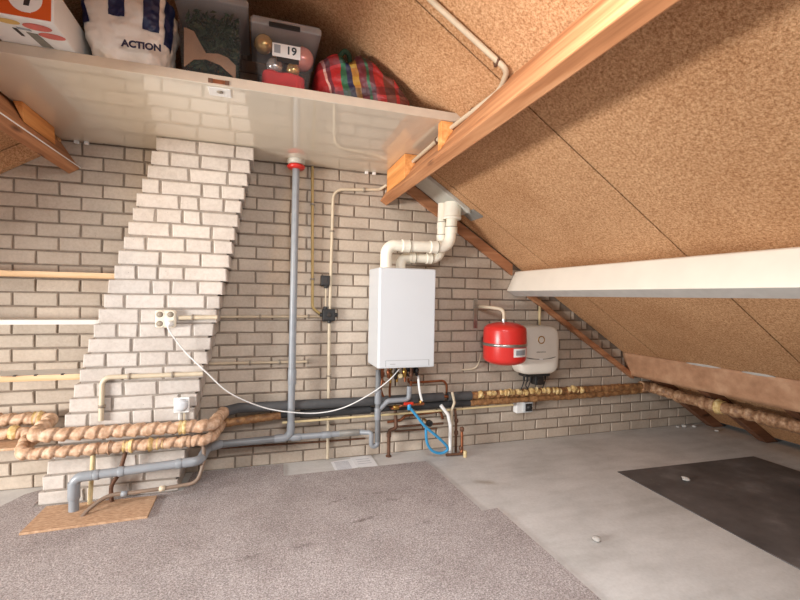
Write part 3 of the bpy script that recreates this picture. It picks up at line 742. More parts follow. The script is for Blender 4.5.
for pts in ([(.535, -.10, .56), (.53, -.09, .50), (.56, -.075, .43)], [(.585, -.14, .56), (.59, -.11, .50), (.60, -.08, .44)], [(.755, -.10, .56), (.755, -.09, .51), (.75, -.075, .44)]):
    v = MB(); v.tube(spline(pts, 8), .0085, 'copper', 10); v.build('connecting_tail', BO, label='copper tail')
# flue pipes
def flue(lab, path, r, collars, fr):
    t = thing('flue_pipe', lab, 'pipe', path[0])
    m = MB(); m.tube(fil(path, fr, 10), r, 'flue_white', 24); m.build('pipe', t)
    for (c, ax, L) in collars:
        m = MB(); m.lathe([(r, -L), (r + .005, -L), (r + .006, -L * .8), (r + .005, -L * .6), (r + .005, L * .6), (r + .006, L * .8), (r + .005, L), (r, L)], c, 'flue_white', ax, 24, False); cc = m.build('collar', t)
        m = MB(); m.lathe([(r + .0012, -.0025), (r + .0064, -.0025), (r + .0064, .0025), (r + .0012, .0025)], tuple(c[i] + (L * .93 if 'xyz'[i] == ax else 0) for i in range(3)), 'flue_seal', ax, 24, False); m.build('seal', cc)
    return t
t = flue('upper white flue pipe on the boiler, the one entering the wide collar', [(.520, -.20, 1.3605), (.520, -.20, 1.521), (.995, -.20, 1.526), (1.017, -.20, 1.835)], .040,
     [((.66, -.20, 1.5225), 'x', .03), ((.87, -.20, 1.5247), 'x', .03), ((1.005, -.20, 1.655), 'z', .022)], [.065, .085])
m = MB(); m.tube([(1.009, -.20, 1.735), (1.014, -.20, 1.80), (1.017, -.20, 1.852)], .062, 'flue_white', 28); m.lathe([(.062, -.012), (.067, -.009), (.067, .009), (.062, .012)], (1.0095, -.20, 1.742), 'flue_white', 'z', 28, False); m.build('roof_collar', t)
t = flue('lower white flue pipe on the boiler, nearer the wall', [(.655, -.115, 1.3605), (.655, -.115, 1.447), (.965, -.115, 1.450), (.972, -.115, 1.86)], .034,
     [((.74, -.115, 1.448), 'x', .022), ((.87, -.115, 1.449), 'x', .022), ((.969, -.115, 1.60), 'z', .03), ((.971, -.115, 1.70), 'z', .022)], [.05, .075])
PLT = thing('flue_plate', 'pale sloping metal plate where the white flues enter the roof', 'plate', (.9, -.14, 1.9))
def onslope(pts, d0, d1, mat):
    mb = MB(); P = lambda x, y, d: (x + 0, y, (d - ST * x) / CT)
    n = len(pts); mb.add([P(x, y, d0) for x, y in pts] + [P(x, y, d1) for x, y in pts], [tuple(range(n))[::-1], tuple(range(n, 2 * n))] + [(i, (i + 1) % n, n + (i + 1) % n, n + i) for i in range(n)], mat); return mb
onslope([(.70, -.295), (1.115, -.295), (1.115, -.035), (.70, -.035)], 2.099, 2.1105, 'flash_plate').build('plate', PLT, bevel=.002)
onslope([(.70, -.302), (1.10, -.302), (1.118, -.288), (.70, -.285)], 2.085, 2.1105, 'flash_plate').build('turned_edge', PLT, bevel=.003)
onslope([(1.116, -.33), (1.185, -.34), (1.185, -.16), (1.116, -.16)], 2.1035, 2.1108, 'lead_flap').build('flap', PLT, label='dull grey flap at the lower end')

# ------------------------------------------------------------------ vessel and inverter
VX, VY, VR = 1.468, -.195, .160
VE = thing('expansion_vessel', 'round red expansion vessel strapped to the brick wall', 'vessel', (VX, VY, .65))
prof = [(.001, .662)] + [(VR * math.sin(a) * .99, .715 - .052 * math.cos(a)) for a in [PI / 2 * i / 8 for i in range(1, 8)]] + [(VR, .722), (VR + .0015, .82), (VR, .928)] + [(VR * math.cos(a) * .99, .935 + .055 * math.sin(a)) for a in [PI / 2 * i / 8 for i in range(1, 8)]] + [(.001, .992)]
m = MB(); m.lathe(prof, (VX, VY, 0), 'vessel_red', 'z', 48, False); m.build('tank', VE)
m = MB(); m.lathe([(VR + .002, .812), (VR + .0055, .813), (VR + .0055, .833), (VR + .002, .834)], (VX, VY, 0), 'steel', 'z', 48, False); m.build('strap', VE)
m = MB(); m.box(VX + VR, VX + VR + .018, VY - .02, VY + .02, .810, .836, 'dark_metal'); m.build('strap_clamp', VE, bevel=.003)
m = MB(); n = 10; a0, a1 = math.radians(-98), math.radians(-52)
lv = [(VX + (VR + .0025) * math.cos(a0 + (a1 - a0) * i / n), VY + (VR + .0025) * math.sin(a0 + (a1 - a0) * i / n), z) for i in range(n + 1) for z in (.742, .805)]
m.add(lv, [(2 * i, 2 * i + 2, 2 * i + 3, 2 * i + 1) for i in range(n)], 'label_white', True)
lb = m.build('label_plate', VE, label='white rating label')
m = MB(); lv = [(VX + (VR + .0034) * math.cos(a0 + .12 + (a1 - a0 - .24) * i / n), VY + (VR + .0034) * math.sin(a0 + .12 + (a1 - a0 - .24) * i / n), z) for i in range(n + 1) for z in (.755, .792)]
m.add(lv, [(2 * i, 2 * i + 2, 2 * i + 3, 2 * i + 1) for i in range(n)], 'label_grey', True); m.build('print', lb)
m = MB(); m.tube(fil([(VX - .01, VY, .985), (VX - .012, VY, 1.085), (VX - .10, VY + .08, 1.098), (VX - .155, VY + .175, 1.10)], [.045, .05]), .0135, 'conduit_cream', 14); m.lathe([(.02, -.012), (.02, .012)], (VX - .01, VY, .998), 'steel', 'z', 8); m.build('connecting_pipe', VE, label='cream pipe on top')
m = MB(); m.box(1.30, 1.334, -.006, -.0015, .93, 1.16, 'steel'); m.box(1.30, 1.334, -.05, -.006, 1.085, 1.115, 'steel'); m.build('wall_bracket', VE)
m = MB(); m.box(VX - .10, VX + .10, -.022, -.0015, .78, .86, 'steel'); m.build('back_bracket', VE)
m = MB(); m.tube(spline([(VX - .13, -.06, .735), (VX - .135, -.045, .665), (VX - .16, -.02, .615), (VX - .26, -.012, .604)], 8), .006, 'conduit_cream', 8); m.build('capillary', VE)

IV = thing('inverter', 'pale grey rounded inverter box right of the red vessel', 'inverter', (1.815, 0, .565))
def superpoly(cx, cz, a, b, e, n=48):
    out = []
    for i in range(n):
        t_ = 2 * PI * i / n; c_, s_ = math.cos(t_), math.sin(t_)
        out.append((cx + a * math.copysign(abs(c_) ** (2 / e), c_), cz + b * math.copysign(abs(s_) ** (2 / e), s_)))
    return out
m = MB(); rings = []
for (y, k) in ((-.012, .955), (-.03, 1.0), (-.11, 1.0), (-.14, .985), (-.155, .95), (-.163, .88), (-.168, .7), (-.171, .35)):
    rings.append([(x, y, z) for x, z in superpoly(1.815, .762, .181 * k, .194 * k, 5.2)])
vs = [p for r_ in rings for p in r_]; n = 48
m.add(vs, [(i * n + k, i * n + (k + 1) % n, (i + 1) * n + (k + 1) % n, (i + 1) * n + k) for i in range(len(rings) - 1) for k in range(n)] + [tuple(range(n)), tuple(range((len(rings) - 1) * n, len(rings) * n))], 'inverter_shell', True)
m.build('housing', IV)
m = MB()
pth = [(1.65 + .33 * i / 24, -.1665 + .022 * abs(2 * i / 24 - 1) ** 8, .693 + .022 * (2 * i / 24 - 1) ** 2) for i in range(25)]
m.tube(pth, .0055, 'inverter_band', 8); m.build('curved_band', IV, label='darker curved band')
m = MB(); m.lathe([(.024, .002), (.024, -.003), (.031, -.003), (.031, .002)], (1.812, -.170, .846), 'brass', 'y', 32, False); m.build('ring_emblem', IV, label='gold ring emblem')
m = MB()
for i in range(7): m.box(1.77 + i * .0125, 1.779 + i * .0125, -.1718, -.1700, .7465, .7535, 'inverter_band')
m.build('lettering', IV)
m = MB(); m.box(1.797, 1.829, -.1745, -.166, .6875, .6985, 'label_white'); m.build('indicator', IV, bevel=.002)
m = MB(); m.box(1.70, 1.93, -.13, -.03, .548, .575, 'black_plastic'); m.build('connector_strip', IV, bevel=.004)
for (x, L) in ((1.715, .04), (1.745, .045), (1.775, .04), (1.915, .035)):
    m = MB(); m.lathe([(.009, 0), (.009, -L * .6), (.006, -L)], (x, -.09, .548), 'black_plastic', 'z', 12); m.build('plug', IV)
m = MB(); m.box(1.80, 1.88, -.125, -.05, .478, .548, 'black_plastic'); m.lathe([(.024, 0), (.024, -.012)], (1.835, -.125, .505), 'dark_metal', 'y', 18); m.build('main_plug', IV, bevel=.008)
for (x0, x1) in ((1.715, 1.70), (1.745, 1.765), (1.775, 1.755), (1.915, 1.90)):
    m = MB(); m.tube(spline([(x0, -.09, .51), (x0 - .02, -.10, .475), (x1 - .01, -.09, .445)], 6), .0045, 'black_plastic', 8); m.build('cable', IV)
m = MB(); m.tube([(1.905, -.012, 1.17), (1.905, -.012, .93)], .011, 'stick_yellow', 10)
tag(m.build('cable_conduit'), 'short pale conduit behind the inverter top', 'conduit')
RS = thing('rotary_switch', 'small grey rotary switch box below the brown wrapped pipe', 'switch', (1.73, 0, .25))
m = MB(); m.box(1.675, 1.815, -.055, -.0015, .243, .34, 'white_plastic'); m.build('box', RS, bevel=.006)
m = MB(); m.box(1.735, 1.812, -.075, -.0555, .252, .332, 'boiler_grey'); fp = m.build('face_plate', RS, bevel=.004)
m = MB(); m.box(1.745, 1.803, -.0775, -.0752, .262, .322, 'black_plastic'); m.lathe([(.022, 0), (.020, -.018), (.001, -.019)], (1.774, -.0775, .292), 'black_plastic', 'y', 20); m.box(1.7705, 1.7775, -.104, -.094, .272, .312, 'black_plastic'); m.build('knob', RS, label='black rotary knob')
m = MB(); m.lathe([(.014, 0), (.014, .025), (.009, .03)], (1.73, -.028, .34), 'boiler_grey', 'z', 12); m.build('gland', RS)

# ------------------------------------------------------------------ pipework under the boiler
FV = thing('filling_valve', 'filling valve with red handle on the pipes under the boiler', 'valve', (.70, -.17, .40))
m = MB(); m.tube(fil([(.60, -.10, .37), (.60, -.16, .375), (.66, -.17, .395), (.83, -.17, .40)], .02), .010, 'copper', 12); m.lathe([(.016, -.02), (.018, -.012), (.018, .012), (.016, .02)], (.62, -.165, .385), 'brass', 'x', 8); m.build('body', FV)
m = MB(); m.box(.672, .742, -.197, -.178, .402, .422, 'valve_red'); m.build('handle', FV, bevel=.004, label='red lever handle')
m = MB(); m.tube([(.80, -.17, .402), (.815, -.165, .43)], .012, 'brass', 10); m.build('nipple', FV)
m = MB(); m.tube(spline([(.79, -.15, .60), (.795, -.17, .50), (.815, -.17, .42)], 8), .009, 'white_plastic', 10)
tag(m.build('white_hose'), 'short white hose between the boiler and the filling valve', 'hose')
BH = thing('blue_hose', 'bright blue filling hose looping down from the red handled valve', 'hose', (.71, -.18, .40))
m = MB(); m.tube(spline([(.705, -.188, .395), (.765, -.20, .325), (.83, -.205, .245), (.93, -.205, .16), (1.005, -.20, .085), (1.005, -.19, .05), (.96, -.185, .035), (.895, -.185, .06), (.855, -.185, .12), (.845, -.185, .20), (.848, -.185, .235)], 10), .0098, 'hose_blue', 12); m.build('hose', BH)
m = MB(); m.lathe([(.012, -.02), (.014, -.016), (.014, .016), (.012, .02)], (.712, -.19, .388), 'hose_blue', 'z', 12); m.build('end_fitting', BH)
m = MB(); m.lathe([(.024, 0), (.024, -.02), (.018, -.024)], (.875, -.16, .255), 'black_plastic', 'y', 18); m.tube([(.875, -.06, .255), (.875, -.165, .255)], .009, 'brass', 10)
tag(m.build('stop_tap'), 'small black stop tap on the wall behind the blue hose', 'tap')
cop = MB(); cop.tube(fil([(.60, -.03, .245), (.70, -.03, .25), (.74, -.035, .285), (.88, -.035, .29), (1.02, -.035, .30), (1.04, -.035, .24)], .03), .010, 'copper', 10)
tag(cop.build('copper_pipe'), 'brown copper pipe stepping along the wall behind the blue hose', 'pipe')
cop = MB(); cop.tube(fil([(.755, -.03, .56), (.76, -.03, .525), (1.04, -.03, .53), (1.07, -.03, .50), (1.07, -.03, .43)], .035), .009, 'copper', 10)
tag(cop.build('copper_pipe'), 'brown copper pipe arching over the grey foam right of the boiler', 'pipe')
cop = MB(); cop.tube(fil([(.605, -.06, .012), (.605, -.06, .19), (.66, -.06, .205), (.66, -.03, .33)], .02), .013, 'rust_pipe', 12); cop.lathe([(.022, 0), (.022, .008)], (.605, -.06, .001), 'rust_pipe', 'z', 14); cop.lathe([(.018, -.014), (.018, .014)], (.605, -.06, .16), 'rust_pipe', 'z', 8)
tag(cop.build('copper_pipe'), 'rusty pipe stub rising from the floor below the boiler', 'pipe')
cop = MB(); cop.tube(resample([(.66, -.022, .202), (1.05, -.022, .200)], .1), .0085, 'rust_pipe', 10); cop.tube(resample([(.66, -.022, .168), (1.0, -.022, .165)], .1), .0065, 'rust_pipe', 10)
tag(cop.build('copper_pipe'), 'pair of thin rusty pipes low on the wall behind the blue hose', 'pipe')
MF = thing('riser_pipes', 'bundle of white and brown riser pipes standing on the concrete right of the boiler', 'pipe', (1.08, -.13, 0))
for path, r_, mt in (([(.98, -.13, .37), (1.035, -.14, .30), (1.055, -.14, .22), (1.058, -.14, .002)], .013, 'white_plastic'),
                   ([(1.075, -.12, .46), (1.095, -.12, .38), (1.075, -.115, .32), (1.078, -.115, .002)], .010, 'conduit_cream'),
                   ([(1.105, -.11, .33), (1.115, -.11, .25), (1.118, -.11, .002)], .010, 'rust_pipe'),
                   ([(1.095, -.16, .002), (1.14, -.17, .012), (1.145, -.15, .20)], .011, 'copper')):
    m = MB(); m.tube(fil(path, .04), r_, mt, 12); m.build('riser', MF)
for (c, r_) in (((1.118, -.11, .15), .017), ((1.145, -.151, .185), .018), ((1.137, -.16, .05), .018), ((1.118, -.11, .24), .016)):
    m = MB(); m.lathe([(r_ - .003, -.014), (r_, -.010), (r_, .010), (r_ - .003, .014)], c, 'rust_pipe', 'z', 8); m.build('nut', MF)
m = MB(); m.tube([(1.01, -.175, .014), (1.16, -.185, .014)], .010, 'rust_pipe', 10); m.lathe([(.014, 0), (.014, .045)], (1.143, -.215, .001), 'stick_yellow', 'z', 8); m.build('foot_pipe', MF)

# ------------------------------------------------------------------ floor coverings
ca = MB()
poly = [(-.145, -.225), (.828, -.228), (.852, -.60), (.868, -.985), (.962, -.978), (.968, -1.5), (.978, -2.6), (.98, -4.4), (-2.6, -4.4), (-2.6, -.46), (-1.66, -.36), (-1.56, -.10), (-1.46, -.03), (-1.445, -.29), (-.72, -.285), (-.70, -.02), (-.135, -.02)]
ca.prism(poly, .0005, .008, 'carpet', 'z')
tag(ca.build('carpet', bevel=.002), 'large grey brown mottled carpet with worn stains', 'carpet')
m = MB(); m.prism([(2.026, -.742), (3.275, -.785), (3.10, -1.24), (2.85, -3.2), (1.90, -3.2), (1.957, -1.836)][:2] + [(3.30, -3.2), (1.885, -3.2)], .0005, .005, 'black_mat', 'z')
tag(m.build('floor_mat', bevel=.001), 'large dark grey rubber mat on the concrete at right', 'mat')
PA = thing('paper_sheet', 'left printed paper sheet lying on the concrete near the wall', 'paper', (.25, -.13, .001))
m = MB(); m.prism([(.185, -.055), (.335, -.03), (.345, -.20), (.19, -.222)], .0005, .0016, 'paper_white', 'z'); m.build('sheet', PA)
m = MB()
for i in range(7): m.box(.205, .305, -.205 + i * .021, -.197 + i * .021, .0017, .0020, 'paper_print')
m.build('print', PA)
PB = thing('paper_sheet', 'right paper sheet overlapping on the concrete near the wall', 'paper', (.41, -.12, .002))
m = MB(); m.prism([(.330, -.018), (.486, -.008), (.484, -.222), (.335, -.19)], .0022, .0032, 'paper_white', 'z'); m.build('sheet', PB)
m = MB()
for i in range(3): m.box(.36, .455, -.15 + i * .04, -.144 + i * .04, .0033, .0036, 'paper_print')
m.build('print', PB)
def chunk(c, s, mat, seed):
    bm = bmesh.new(); bmesh.ops.create_icosphere(bm, subdivisions=2, radius=s)
    for v in bm.verts:
        v.co += v.co.normalized() * s * .5 * noise.noise(v.co * 40 + Vector((seed, 0, 0))); v.co.z = v.co.z * .5
    zmin = min(v.co.z for v in bm.verts)
    mb = MB(); bm.verts.index_update(); mb.add([(v.co.x + c[0], v.co.y + c[1], v.co.z - zmin + c[2]) for v in bm.verts], [[v.index for v in f_.verts] for f_ in bm.faces], mat, True); bm.free(); return mb
tag(chunk((1.267, -1.394, .0005), .022, 'debris', 1).build('plaster_crumb'), 'small white plaster crumb alone on the concrete', 'crumb')
tag(chunk((2.34, -.985, .0055), .024, 'debris', 2).build('plaster_crumb'), 'grey white crumb lying on the black mat', 'crumb')
for i, (x, y, s, lab) in enumerate(((3.47, -.055, .022, 'white mortar lump beside the wall, left of the others under the eaves'), (3.56, -.09, .018, 'white mortar lump second from the wall under the eaves'), (3.64, -.24, .016, 'small mortar lump between the first two rafter feet'), (3.40, -.05, .016, 'tiny mortar lump against the bricks near the eaves'))):
    tag(chunk((x, y, .0005), s, 'debris', 5 + i).build('mortar_lump'), lab, 'rubble', 'mortar lumps under the eaves')

# ------------------------------------------------------------------ things on the shelf
ZS = 2.1082
BX = thing('product_box', 'white and orange appliance box at the left end of the high shelf', 'box', (-1.3, -1.0, ZS))
m = MB(); m.box(-1.25, -1.012, -1.25, -.80, ZS + .0005, ZS + .13, 'box_white'); m.build('carton', BX, bevel=.003)
m = MB(); m.box(-1.247, -1.02, -1.2512, -1.2502, ZS + .006, ZS + .126, 'box_orange'); m.build('orange_panel', BX, label='orange front panel')
m = MB(); m.lathe([(.05, 0), (.05, -.0008)], (-1.095, -1.2513, ZS + .072), 'box_white', 'y', 32); ci = m.build('white_disc', BX)
m = MB(); m.prism([(-1.100, ZS + .045), (-1.084, ZS + .045), (-1.078, ZS + .08), (-1.084, ZS + .118), (-1.100, ZS + .118), (-1.094, ZS + .09)], -1.2532, -1.2524, 'box_print_dark'); m.build('device_print', ci)
m = MB(); m.box(-1.106, -1.078, -1.2533, -1.2524, ZS + .022, ZS + .045, 'box_white'); m.build('stem_print', ci)
under = MB(); z = ZS - .0002
UN = under
def flat(poly, mat, nm, k=0): mb = MB(); mb.prism(poly, z - .0012 - k, z - .0003 - k, mat, 'z'); mb.build(nm, BX)
ell = lambda cx, cy, a, b: [(cx + a * math.cos(2 * PI * i / 20), cy + b * math.sin(2 * PI * i / 20)) for i in range(20)]
flat(ell(-1.078, -1.205, .044, .022), 'box_print_red', 'red_badge'); flat(ell(-1.052, -1.155, .042, .02), 'box_print_red', 'red_badge')
flat(ell(-1.160, -1.215, .035, .016), 'box_print_tan', 'food_print')
flat([(-1.130, -1.160), (-1.098, -1.156), (-1.080, -1.064), (-1.118, -1.064)], 'box_print_grey', 'machine_print'); flat([(-1.15, -1.185), (-1.11, -1.182), (-1.108, -1.17), (-1.148, -1.172)], 'label_grey', 'spout_print')
flat([(-1.165, -1.175), (-1.152, -1.175), (-1.147, -1.125), (-1.158, -1.125)], 'box_print_dark', 'handle_print')
# shopping bag
BG = thing('shopping_bag', 'stuffed white and navy shopping bag standing on the high shelf', 'bag', (-.80, -.9, ZS))
def blob(n, mm, fn, mat):
    mb = MB(); vs = []; fs = []
    for j in range(mm + 1):
        for i in range(n): vs.append(fn(i / n, j / mm))
    for j in range(mm):
        for i in range(n): fs.append((j * n + i, j * n + (i + 1) % n, (j + 1) * n + (i + 1) % n, (j + 1) * n + i))
    fs.append(tuple(range(n))[::-1]); fs.append(tuple(range(mm * n, mm * n + n)))
    mb.add(vs, fs, mat, True); return mb
def bag_r(a, h):
    c_, s_ = math.cos(a), math.sin(a); e = 3.6
    k = (abs(c_) ** e + abs(s_) ** e) ** (-1 / e)
    bulge = .82 + .18 * min(1, math.sin(min(1, h / .16) * PI / 2)) + (.05 * math.sin(h * 5))
    nn = .07 * noise.noise(Vector((c_ * 2.2, s_ * 2.2, h * 11))) + .05 * noise.noise(Vector((c_ * 5 + h * 14, s_ * 5, h * 26))) + .02 * noise.noise(Vector((c_ * 14, s_ * 14, h * 60)))
    return (k * .139 * c_ * (bulge + nn), k * .15 * s_ * (bulge + nn))
def bagp(u, v, k=1.0):
    a = 2 * PI * u; h = v * .29; x, y = bag_r(a, h); return (-.846 + x * k * 1.12, -.915 + y * k * 1.02, ZS + .001 + h)
blob(110, 70, lambda u, v: bagp(u, v), 'bag_white').build('bag_body', BG)
for (u0, u1, v0, v1) in ((.53, .635, .46, .99), (.70, .755, .57, .99), (.815, .865, .46, .99), (.885, .95, .35, .99), (.555, .60, .03, .15)):
    mb = MB(); nu, nv = 16, 30
    vs = [bagp(u0 + (u1 - u0) * i / nu, v0 + (v1 - v0) * j / nv, 1.02) for j in range(nv + 1) for i in range(nu + 1)]
    mb.add(vs, [(j * (nu + 1) + i, j * (nu + 1) + i + 1, (j + 1) * (nu + 1) + i + 1, (j + 1) * (nu + 1) + i) for j in range(nv) for i in range(nu)], 'bag_navy', True)
    mb.build('navy_print', BG, label='navy print panel')
text_mesh('ACTION', .037, 'bag_print', 'lettering', BG, Matrix.Translation((-.775, -1.0905, ZS + .054)) @ Matrix.Rotation(-.03, 4, 'Y') @ FRONT, 'dark ACTION lettering', bold=.0016)
# plastic bins
def bin_(name, lab, x0, x1, t0, t1, yb, yf, h):
    t = thing(name, lab, 'bin', ((x0 + x1) / 2, (yb + yf) / 2, ZS))
    mb = MB(); z0, z1 = ZS + .001, ZS + h; e = .012
    b_ = [(x0 + e, yf + e), (x1 - e, yf + e), (x1 - e, yb - e), (x0 + e, yb - e)]; t_ = [(t0, yf - .012), (t1, yf - .012), (t1, yb), (t0, yb)]
    vs = [(x, y, z0) for x, y in b_] + [(x, y, z1 - .04) for x, y in t_]
    mb.add(vs, [(0, 3, 2, 1), (0, 1, 5, 4), (1, 2, 6, 5), (2, 3, 7, 6), (3, 0, 4, 7)], 'clear_plastic'); mb.build('tub', t, bevel=.01)
    mb = MB(); mb.box(t0 - .012, t1 + .012, yf - .024, yb + .012, z1 - .04, z1 - .012, 'clear_rim'); mb.box(t0 - .006, t1 + .006, yf - .018, yb + .006, z1 - .0115, z1, 'clear_rim'); mb.build('lid', t, bevel=.006)
    return t
B1 = bin_('storage_bin', 'tall clear plastic bin holding dark green garland', -.655, -.405, -.672, -.385, -.60, -.985, .385)
gm = MB(); random.seed(3)
for i in range(2600):
    p = Vector((random.uniform(-.635, -.42), random.uniform(-.962, -.66), random.uniform(ZS + .02, ZS + .33)))
    d = Vector((random.gauss(0, 1), random.gauss(0, 1), random.gauss(0, 1))).normalized() * random.uniform(.03, .055); s = d.cross(Vector((random.random(), random.random(), random.random()))).normalized() * .006
    q = [p - d * .5, p + s, p + d * .5, p - s]
    q = [Vector((min(max(v.x, -.640), -.415), max(v.y, -.966), max(v.z, ZS + .008))) for v in q]
    gm.add(q, [(0, 1, 2, 3)], 'garland_green')
tag(gm.build('garland'), 'dark green artificial garland packed inside the tall clear bin', 'garland', None, 'stuff')
m = MB(); m.prism([(-.638, ZS + .05), (-.60, ZS + .09), (-.55, ZS + .10), (-.49, ZS + .085), (-.44, ZS + .045), (-.425, ZS + .03), (-.425, ZS + .095), (-.46, ZS + .125), (-.50, ZS + .135), (-.55, ZS + .128), (-.575, ZS + .17), (-.60, ZS + .215), (-.64, ZS + .225)], -.974, -.969, 'card_tan')
tag(m.build('cardboard_piece', bevel=.001), 'torn tan cardboard piece inside the tall clear bin', 'cardboard')
B2 = bin_('storage_bin', 'clear plastic bin of baubles labelled 19 on the high shelf', -.330, -.095, -.352, -.058, -.66, -.985, .325)
m = MB(); m.box(-.285, -.145, -1.0155, -1.0096, ZS + .278, ZS + .302, 'black_plastic'); m.build('clip_handle', B2, bevel=.003, label='black lid clip')
m = MB(); m.box(-.268, -.142, -1.0035, -1.001, ZS + .155, ZS + .215, 'label_white'); lab = m.build('label_card', B2, label='white number label')
text_mesh('19', .05, 'print_dark', 'lettering', lab, Matrix.Translation((-.183, -1.0042, ZS + .187)) @ FRONT @ Matrix.Translation((0, 0, 0)), bold=.001)
m = MB(); m.box(-.260, -.232, -1.0045, -1.0037, ZS + .17, ZS + .208, 'label_grey'); m.build('pictogram', lab)
m = MB(); m.box(-.248, -.148, -1.0032, -1.0012, ZS + .132, ZS + .154, 'black_plastic'); m.build('dark_strip', B2, bevel=.001)
for (x, y, z_, r_, mt, lab_) in ((-.305, -.915, .245, .044, 'bauble_gold', 'gold bauble at upper left inside the labelled bin'), (-.125, -.90, .215, .055, 'bauble_pink', 'pink bauble at right inside the labelled bin'),
                            (-.255, -.925, .145, .038, 'bauble_silver', 'silver bauble at lower left inside the labelled bin'), (-.21, -.86, .235, .04, 'bauble_silver', 'silver bauble at top middle inside the labelled bin'),
                            (-.17, -.925, .142, .032, 'bauble_gold', 'small gold bauble behind the dark strip of the labelled bin')):
    bt = thing('bauble', lab_, 'bauble', (x, y, ZS + z_), 'baubles in the labelled bin')
    m = MB(); m.lathe([(r_ * math.sin(PI * i / 14) + .0005, -r_ * math.cos(PI * i / 14)) for i in range(15)], (x, y, ZS + z_), mt, 'z', 24); m.build('ball', bt)
    m = MB(); m.lathe([(.007, 0), (.007, .008)], (x, y, ZS + z_ + r_ - .001), 'brass', 'z', 10); m.build('cap', bt)
def clothp(u, v):
    a = 2 * PI * u; k = (abs(math.cos(a)) ** 7 + abs(math.sin(a)) ** 7) ** (-1 / 7)
    s = 1 if v < .8 else max(.02, 1 - (v - .8) / .2)
    return (-.2125 + .100 * k * math.cos(a) * s, -.825 + .141 * k * math.sin(a) * s, ZS + .006 + min(v, .8) / .8 * .098 + .014 * noise.noise(Vector((math.cos(a) * 2, math.sin(a) * 2, v * 3))) * v)
tag(blob(40, 16, clothp, 'cloth_red').build('red_cloth'), 'folded red cloth at the bottom of the labelled bin', 'cloth')
# plaid bag
PBG = thing('plaid_bag', 'sagging red plaid laundry bag at the right end of the high shelf', 'bag', (.18, -.85, ZS))
TOPS = [(-.075, .215), (-.05, .255), (.03, .272), (.095, .225), (.150, .285), (.21, .262), (.30, .200), (.41, .105), (.46, .02)]
def top_at(x):
    for (a, za), (b, zb) in zip(TOPS[:-1], TOPS[1:]):
        if x <= b: k = max(0, (x - a) / (b - a)); k = k * k * (3 - 2 * k); return za + (zb - za) * k
    return .02
def plp(u, v):
    a = 2 * PI * u; c_, s_ = math.cos(a), math.sin(a); k = (abs(c_) ** 3.6 + abs(s_) ** 3.6) ** (-1 / 3.6)
    s = (.9 + .1 * math.sin(min(1, v / .35) * PI / 2)) * (1 if v < .72 else max(0, 1 - ((v - .72) / .28) ** 2.2) ** .5)
    X = k * c_; Y_ = k * s_
    x = .190 + .252 * X * (s if v < .72 else .25 + .75 * s)
    nn = .05 * noise.noise(Vector((X * 2.6, Y_ * 2.6, v * 3.4))) + .025 * noise.noise(Vector((X * 6, Y_ * 6, v * 7)))
    z_ = ZS + .002 + v * top_at(x) * (1 + nn)
    z_ = min(z_, (RR - .014 - ST * x) / CT)
    return (x, -.80 + .19 * Y_ * s * (1 + nn * 1.6), max(z_, ZS + .001))
blob(72, 40, plp, 'plaid').build('bag_body', PBG)
m = MB(); m.tube(spline([(.05, -.93, ZS + .235), (.075, -.95, ZS + .265), (.10, -.94, ZS + .25), (.115, -.90, ZS + .20)], 8), .012, 'garland_green', 8); m.build('strap', PBG, label='dark green strap')

# thin cord along the left beam
m = MB(); m.tube([(-1.338, -1.9, 1.893), (-1.337, -1.0, 1.897), (-1.337, -.35, 1.901), (-1.338, -.02, 1.905)], .003, 'white_plastic', 8)
tag(m.build('cord'), 'thin white cord running along the left roof beam', 'cord')

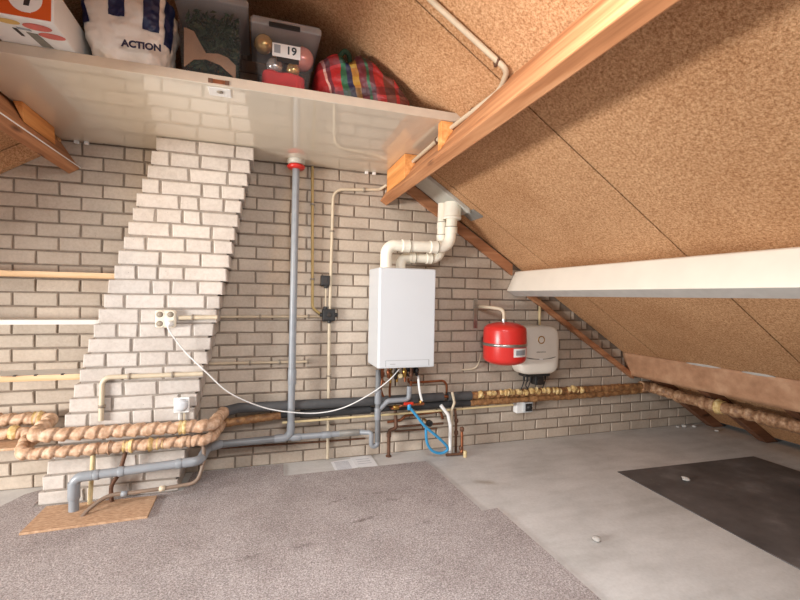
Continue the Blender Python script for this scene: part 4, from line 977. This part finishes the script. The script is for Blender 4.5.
# ------------------------------------------------------------------ camera
cam = bpy.data.cameras.new('camera'); co = bpy.data.objects.new('camera', cam); COL.objects.link(co)
cam.sensor_width = 36; cam.sensor_fit = 'HORIZONTAL'; cam.lens = 437.1 / 800 * 36; cam.clip_start = .02
yaw, pit, rol = math.radians(17.8445), math.radians(-.4625), math.radians(1.0049)
F = Vector((math.sin(yaw) * math.cos(pit), math.cos(yaw) * math.cos(pit), math.sin(pit))); R_ = Vector((math.cos(yaw), -math.sin(yaw), 0)); U_ = R_.cross(F)
R2 = R_ * math.cos(rol) + U_ * math.sin(rol); U2 = U_ * math.cos(rol) - R_ * math.sin(rol)
mw = Matrix((R2, U2, -F)).transposed().to_4x4(); mw.translation = Vector((-.3084, -3.1034, 1.1685)); co.matrix_world = mw
SC.camera = co

# ------------------------------------------------------------------ light
def area(name, loc, target, sx, sy, power, col):
    l = bpy.data.lights.new(name, 'AREA'); l.shape = 'RECTANGLE'; l.size = sx; l.size_y = sy; l.energy = power; l.color = col
    o = bpy.data.objects.new(name, l); COL.objects.link(o); o.location = loc
    d = Vector(target) - Vector(loc); o.rotation_euler = d.to_track_quat('-Z', 'Y').to_euler(); return o
area('rooflight_daylight', (-4.4, -2.45, .95), (.2, -.8, 1.35), 1.3, .5, 310, (1, .98, .95))
area('floor_fill', (.25, -2.75, 2.08), (.5, -2.25, 0), 1.5, .9, 86, (.95, .975, 1))  # unseen overhead fill, added to brighten the floor
area('rear_fill', (-.3, -4.75, 1.1), (.3, 0, .75), 2.2, 1.1, 9, (.97, .98, 1))  # weak fill added behind the camera, no window modelled there
l = bpy.data.lights.new('warm_spot', 'SPOT'); l.energy = 55; l.color = (1, .68, .36); l.spot_size = math.radians(42); l.spot_blend = .7; l.shadow_soft_size = .12
o = bpy.data.objects.new('warm_spot', l); COL.objects.link(o); o.location = (-1.85, -1.9, 1.5)
o.rotation_euler = (Vector((-.35, -.1, 1.83)) - o.location).to_track_quat('-Z', 'Y').to_euler()
W = bpy.data.worlds.new('World'); SC.world = W; W.use_nodes = True
bg = W.node_tree.nodes['Background']; bg.inputs['Color'].default_value = (.93, .96, 1, 1); bg.inputs['Strength'].default_value = .2

SC.view_settings.view_transform = 'Standard'; SC.view_settings.look = 'None'; SC.view_settings.exposure = -.1; SC.view_settings.gamma = 1
SC.view_settings.use_curve_mapping = False
